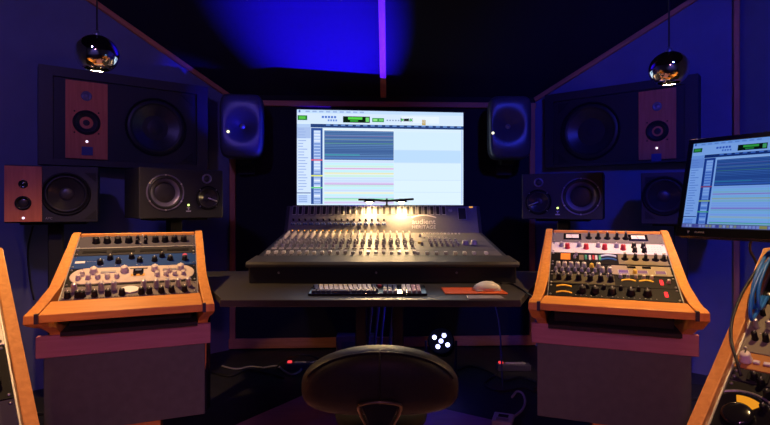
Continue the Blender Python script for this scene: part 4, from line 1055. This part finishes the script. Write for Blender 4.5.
mb.build('seat', mat('black seat cloth', (.010, .010, .011), .8), ch, smooth=True)
mb = MB(); mb.box(-.09, .09, .24, .46, .295, .326, .01); mb.build('tilt_mechanism', BLKM, ch)
mb = MB(); mb.cyl((0, .33, .09), (0, .33, .23), .03, n=20); mb.cyl((0, .33, .23), (0, .33, .296), .018, n=16); mb.build('gas_column', STL, ch)
for k in range(5):
    a = R(90 + 72 * k); c_, s_ = math.cos(a), math.sin(a)
    mb = MB(); mb.tube([(.02 * c_, .33 + .02 * s_, .115), (.15 * c_, .33 + .15 * s_, .10), (.29 * c_, .33 + .29 * s_, .078)], .017, 8, 3)
    lg = mb.build('base_leg', BLKM, ch)
    mb = MB(); X = Matrix.Translation((.29 * c_, .33 + .29 * s_, .0285)) @ Matrix.Rotation(a + R(25), 4, 'Z') @ Matrix.Rotation(R(90), 4, 'X')
    for off in (-.016, .008): mb.lathe([(0, off), (.026, off), (.028, off + .003), (.026, off + .009), (0, off + .009)], X, 18)
    mb.tube([(.29 * c_, .33 + .29 * s_, .03), (.29 * c_, .33 + .29 * s_, .078)], .006, 8, 0); mb.build('castor', BLKM, lg)
mb = MB(); mb.tube([(-.03, -.06, .43), (-.07, -.04, .38), (-.10, .0, .33), (-.10, .16, .318)], .009, 8); mb.tube([(.03, -.06, .43), (.07, -.04, .38), (.10, .0, .33), (.10, .16, .318)], .009, 8); mb.build('back_brace', BLKM, ch)

# ================================================================ FLOOR THINGS
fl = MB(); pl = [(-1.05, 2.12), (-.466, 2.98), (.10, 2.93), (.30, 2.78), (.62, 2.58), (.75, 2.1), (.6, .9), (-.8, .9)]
fl.prism(pl, lambda p: (p[0], p[1], .002), lambda p: (p[0], p[1], .006)); fl = fl.build('lit_floor_patch', FLOORLIT); tag(fl, 'purple lit floor patch under the swivel chair', 'floor patch')  # patch of floor whose colour holds the purple light falling there
pw = thing('stage_light', 'round stage light with five blue white beams on the floor under the desk', 'stage light', None)
pp = at(441, 341, 3.25); aim = (Vector((0, 0, CH)) - pp).normalized()
aim = (aim + Vector((-.12, 0, .25))).normalized()
q = aim.to_track_quat('Z', 'Y').to_matrix().to_4x4(); pw.matrix_world = Matrix.Translation(pp) @ q
mb = MB(); mb.lathe([(0, -.15), (.055, -.15), (.075, -.12), (.078, -.02), (.084, .0), (.084, .012), (.078, .012), (.076, -.004), (0, -.004)], None, 32); mb.build('housing', mat('soot black', (.002, .002, .003), .9, spec=.1), pw)
for k in range(5):
    a = R(-26 + 90 * k) if k < 4 else 0; r_ = (.048, .040, .048, .040, 0)[k]
    mb = MB(); mb.lathe([(.0135, -.004), (.0135, .003), (.010, .006), (0, .008)], Matrix.Translation((r_ * math.cos(a), r_ * math.sin(a), 0)), 18); mb.build('lens', glow('blue white beam', (.50, .52, 1), 5), pw)
Wi = pw.matrix_world.inverted()
mb = MB(); g = [(-.13, 0), (-.13, .012)]
mb.tube([Wi @ (pp + Vector((-.096, 0, 0))), Wi @ (pp + Vector((-.096, .02, -pp.z + .05))), Wi @ Vector((pp.x - .10, pp.y + .02, .008)), Wi @ Vector((pp.x + .10, pp.y + .02, .008)), Wi @ (pp + Vector((.096, .02, -pp.z + .05))), Wi @ (pp + Vector((.096, 0, 0)))], .008, 8, 3); mb.build('yoke', BLKM, pw)
def power_strip(label, px0, px1, py, yaw, n):
    a, b = on_height(px0, py, 0), on_height(px1, py, 0); L = (b - a).length
    t = thing('power_strip', label, 'power strip', frame2d((a.x + b.x) / 2, (a.y + b.y) / 2, 0, yaw))
    t['group'] = 'power strips on the floor'
    mb = MB(); mb.box(-L / 2, L / 2, -.03, .03, 0, .045, .005); mb.build('body', mat('grey blue plastic', (.07, .07, .13), .4), t)
    mb = MB(); mb.box(-L / 2 + .012, -L / 2 + .04, -.012, .012, .044, .056, .002); mb.build('red_switch', glow('red switch glow', (1, .05, .06), 1.1), t)
    for k in range(n):
        x = -L / 2 + .075 + k * (L - .1) / n
        mb = MB(); mb.lathe([(.020, .045), (.020, .048), (.016, .048), (.015, .0455), (0, .0455)], Matrix.Translation((x, 0, 0)), 16, False); mb.build('socket', mat('pale socket', (.42, .42, .50), .4), t)
    return t
power_strip('power strip with red switch on the floor at left, among cables', 286, 310, 369, R(4), 3)
power_strip('power strip with red switch on the floor at right of the stage light', 497, 530, 370, R(-2), 5)
sb = thing('floor_box', 'small pale control box on the floor patch right of the chair', 'box', frame2d(on_height(503, 424, 0).x, on_height(503, 424, 0).y, .0065, R(-20)))
mb = MB(); mb.box(-.05, .05, -.06, .06, 0, .028, .004); mb.build('case', mat('lilac white plastic', (.5, .47, .58), .4), sb)
mb = MB(); mb.box(-.025, .025, .0, .035, .0275, .0295); mb.build('display', BLKM, sb)
mb = MB(); mb.box(-.03, .03, -.045, -.015, .0275, .031, .001); mb.build('button', KG, sb)
g = lambda px, py, z=.008: on_height(px, py, z)
cable('pale lead curving up from the small control box on the floor', [g(512, 418, .02), g(522, 410, .008), g(525, 402, .008), g(523, 394, .008), g(517, 391.5, .008), g(512, 397, .008)], .007, CABLEG)
cable('grey cable looping round the left power strip', [g(262, 368), g(277, 366), g(284, 371), g(292, 374.5), g(300, 371), g(304, 365), g(318, 361)], .007, CABLEG)
cable('black cable arching over the left power strip', [g(276, 368), on_height(284, 360, .05), on_height(297, 355.5, .09), on_height(312, 356, .07), g(322, 362)], .006)
cable('black cable lying along the foot of the front wall, right of the stage light', [g(452, 372), g(470, 366), g(488, 371), g(505, 380), g(520, 377), g(540, 384)], .007)
cable('black cable from the right power strip to the right rack desk', [g(497, 374), g(484, 384), g(500, 391), g(522, 388), g(536, 392)], .006)
cable('black cable across the floor at left towards the left rack desk', [g(212, 372), g(230, 376), g(246, 370), g(262, 372), g(284, 378)], .007)
cable('thin grey cable lying across the floor at left', [g(222, 366), g(236, 369), g(250, 366.5), g(262, 367.5)], .006, CABLEG)
# hanging leads between the desk legs
HANG = mat('blue lit cable', (.10, .11, .25), .25)  # blue light on the hanging cables put into their colour
hl = [(362, 3.02), (370, 2.90), (377, 2.95), (383, 3.0), (392, 2.92)]
hn = ['leftmost', 'second from the left', 'middle one', 'second from the right', 'rightmost']
for (px_, d_), nm in zip(hl, hn):
    x = (px_ - CX) / FPX * d_
    cable(nm + ' of the five cables hanging under the desk', [(x, d_, ZD - .030), (x + .01, d_ - .015, .55), (x - .012, d_, .3), (x + .006, d_ + .01, .1), (x + .03, d_ + .06, .010)], .009, HANG, 'cables hanging under the desk')
cable('short cable drooping under the desk right of its centre', [(.33, 2.9, ZD - .030), (.30, 2.89, .66), (.34, 2.88, .63), (.40, 2.89, .64), (.44, 2.9, ZD - .030)], .008, HANG)
cable('thin cable slanting down under the desk near the right rack desk', [(.60, 2.95, ZD - .030), (.63, 2.97, .55), (.67, 3.0, .40), (.70, 3.05, .012)], .005, HANG)
cable('thin cable hanging down the wall beside the left rack desk', [at(33, 226, 3.0), at(28, 250, 3.02), at(30, 280, 3.03), at(34, 300, 3.03)], .005)
cable('thin cable hanging under the computer monitor', [at(751, 240, 1.62), at(750, 250, 1.66), at(756, 262, 1.72), at(760, 275, 1.80)], .004)
bx = thing('equipment_case', 'small grey lilac case on the floor behind the desk legs', 'case', frame2d(at(356, 343, 3.72).x, 3.72, 0, 0))
mb = MB(); mb.box(-.14, .14, -.05, .05, .006, .17, .005); mb.build('body', mat('grey lilac case', (.20, .16, .22), .45), bx)
mb = MB(); mb.box(-.10, .10, -.056, -.05, .06, .13, .001); mb.build('front_plate', mat('teal grey plate', (.10, .14, .16), .4), bx)
for s in (-1, 1):
    mb = MB(); mb.box(s * .11 - .015, s * .11 + .015, -.04, .04, 0, .007); mb.build('foot', BLKM, bx)

# ================================================================ LIGHT
def lamp(kind, name, loc, energy, col, **k):
    l = bpy.data.lights.new(name, kind); l.energy = energy; l.color = col
    for a, v in k.items():
        if a != 'aim': setattr(l, a, v)
    o = bpy.data.objects.new(name, l); COL.objects.link(o); o.location = loc
    if 'aim' in k: o.rotation_euler = (Vector(k['aim']) - Vector(loc)).to_track_quat('-Z', 'Y').to_euler()
    return o
W = bpy.data.worlds.new('world'); SC.world = W; W.use_nodes = True
W.node_tree.nodes['Background'].inputs['Color'].default_value = (.01, .01, .05, 1); W.node_tree.nodes['Background'].inputs['Strength'].default_value = .05
# twin console lamp
for x in (-.101, .107):
    lamp('SPOT', 'console_lamp_light', (x, 3.33, 1.125), 17, (1, .66, .30), spot_size=R(172), spot_blend=.3, shadow_soft_size=.04, aim=(x, 3.2, .86))
# blue wall washer on the floor behind the console, thrown at the sloped ceiling
lamp('SPOT', 'blue_washer', (.16, 3.69, .25), 5200, (.018, .003, 1), spot_size=R(35), spot_blend=1.0, shadow_soft_size=.02, aim=(-.42, 3.52, 2.28))
# added coloured fill lights with no fixtures, behind the listener
lamp('SPOT', 'blue_wall_fill', (1.0, .2, 2.6), 220, (.03, .045, 1), spot_size=R(58), spot_blend=.7, shadow_soft_size=.1, aim=(1.75, 3.3, 1.35))
lamp('SPOT', 'violet_wall_fill', (-1.0, .2, 2.6), 75, (.26, .17, 1), spot_size=R(58), spot_blend=.7, shadow_soft_size=.1, aim=(-1.75, 3.2, 1.35))
lamp('AREA', 'rose_fill', (0, -.9, 2.3), 3, (1, .30, .48), shape='DISK', size=.3, aim=(0, 3, .6))
for x, e in ((-1.05, 70), (.97, 60)):
    lamp('SPOT', 'rose_board_fill', (-.5 * x, -.9, 1.55), e, (1, .34, .80), spot_size=R(21), spot_blend=.7, shadow_soft_size=.06, aim=(x, 2.05, .40))  # added unseen spots that tint the lower rack boards
lamp('SPOT', 'desk_fill', (.02, 1.95, 2.85), 55, (1, .80, .76), spot_size=R(29), spot_blend=.8, shadow_soft_size=.06, aim=(.02, 2.2, .74))  # added overhead fill for keyboard and mouse, no fixture built
lamp('POINT', 'blue_floor_light', (.30, 3.02, .36), 1.4, (.02, .02, 1), shadow_soft_size=.05)
# two more pendant bulbs, above the outer racks
lamp('SPOT', 'pendant_light', (1.2, 1.3, 1.95), 42, (1, .58, .24), spot_size=R(62), spot_blend=.6, shadow_soft_size=.03, aim=(1.1, 1.25, .8))
lamp('SPOT', 'pendant_light', (-1.2, 1.3, 1.95), 42, (1, .58, .24), spot_size=R(62), spot_blend=.6, shadow_soft_size=.03, aim=(-1.1, 1.25, .8))
# added blue spot above the console, no fixture, tinting the left wall monitor
lamp('SPOT', 'blue_monitor_fill', (-.1, 3.2, 1.14), 130, (0, .005, 1), spot_size=R(21), spot_blend=.6, shadow_soft_size=.03, aim=(-1.0, 3.6, 1.68))
# added violet fill on the wall behind the listener, mirrored in the globes
lamp('SPOT', 'violet_rear_fill', (0, -.4, 2.6), 110, (.45, .30, 1), spot_size=R(95), spot_blend=.6, shadow_soft_size=.1, aim=(0, -1.8, 1.2))
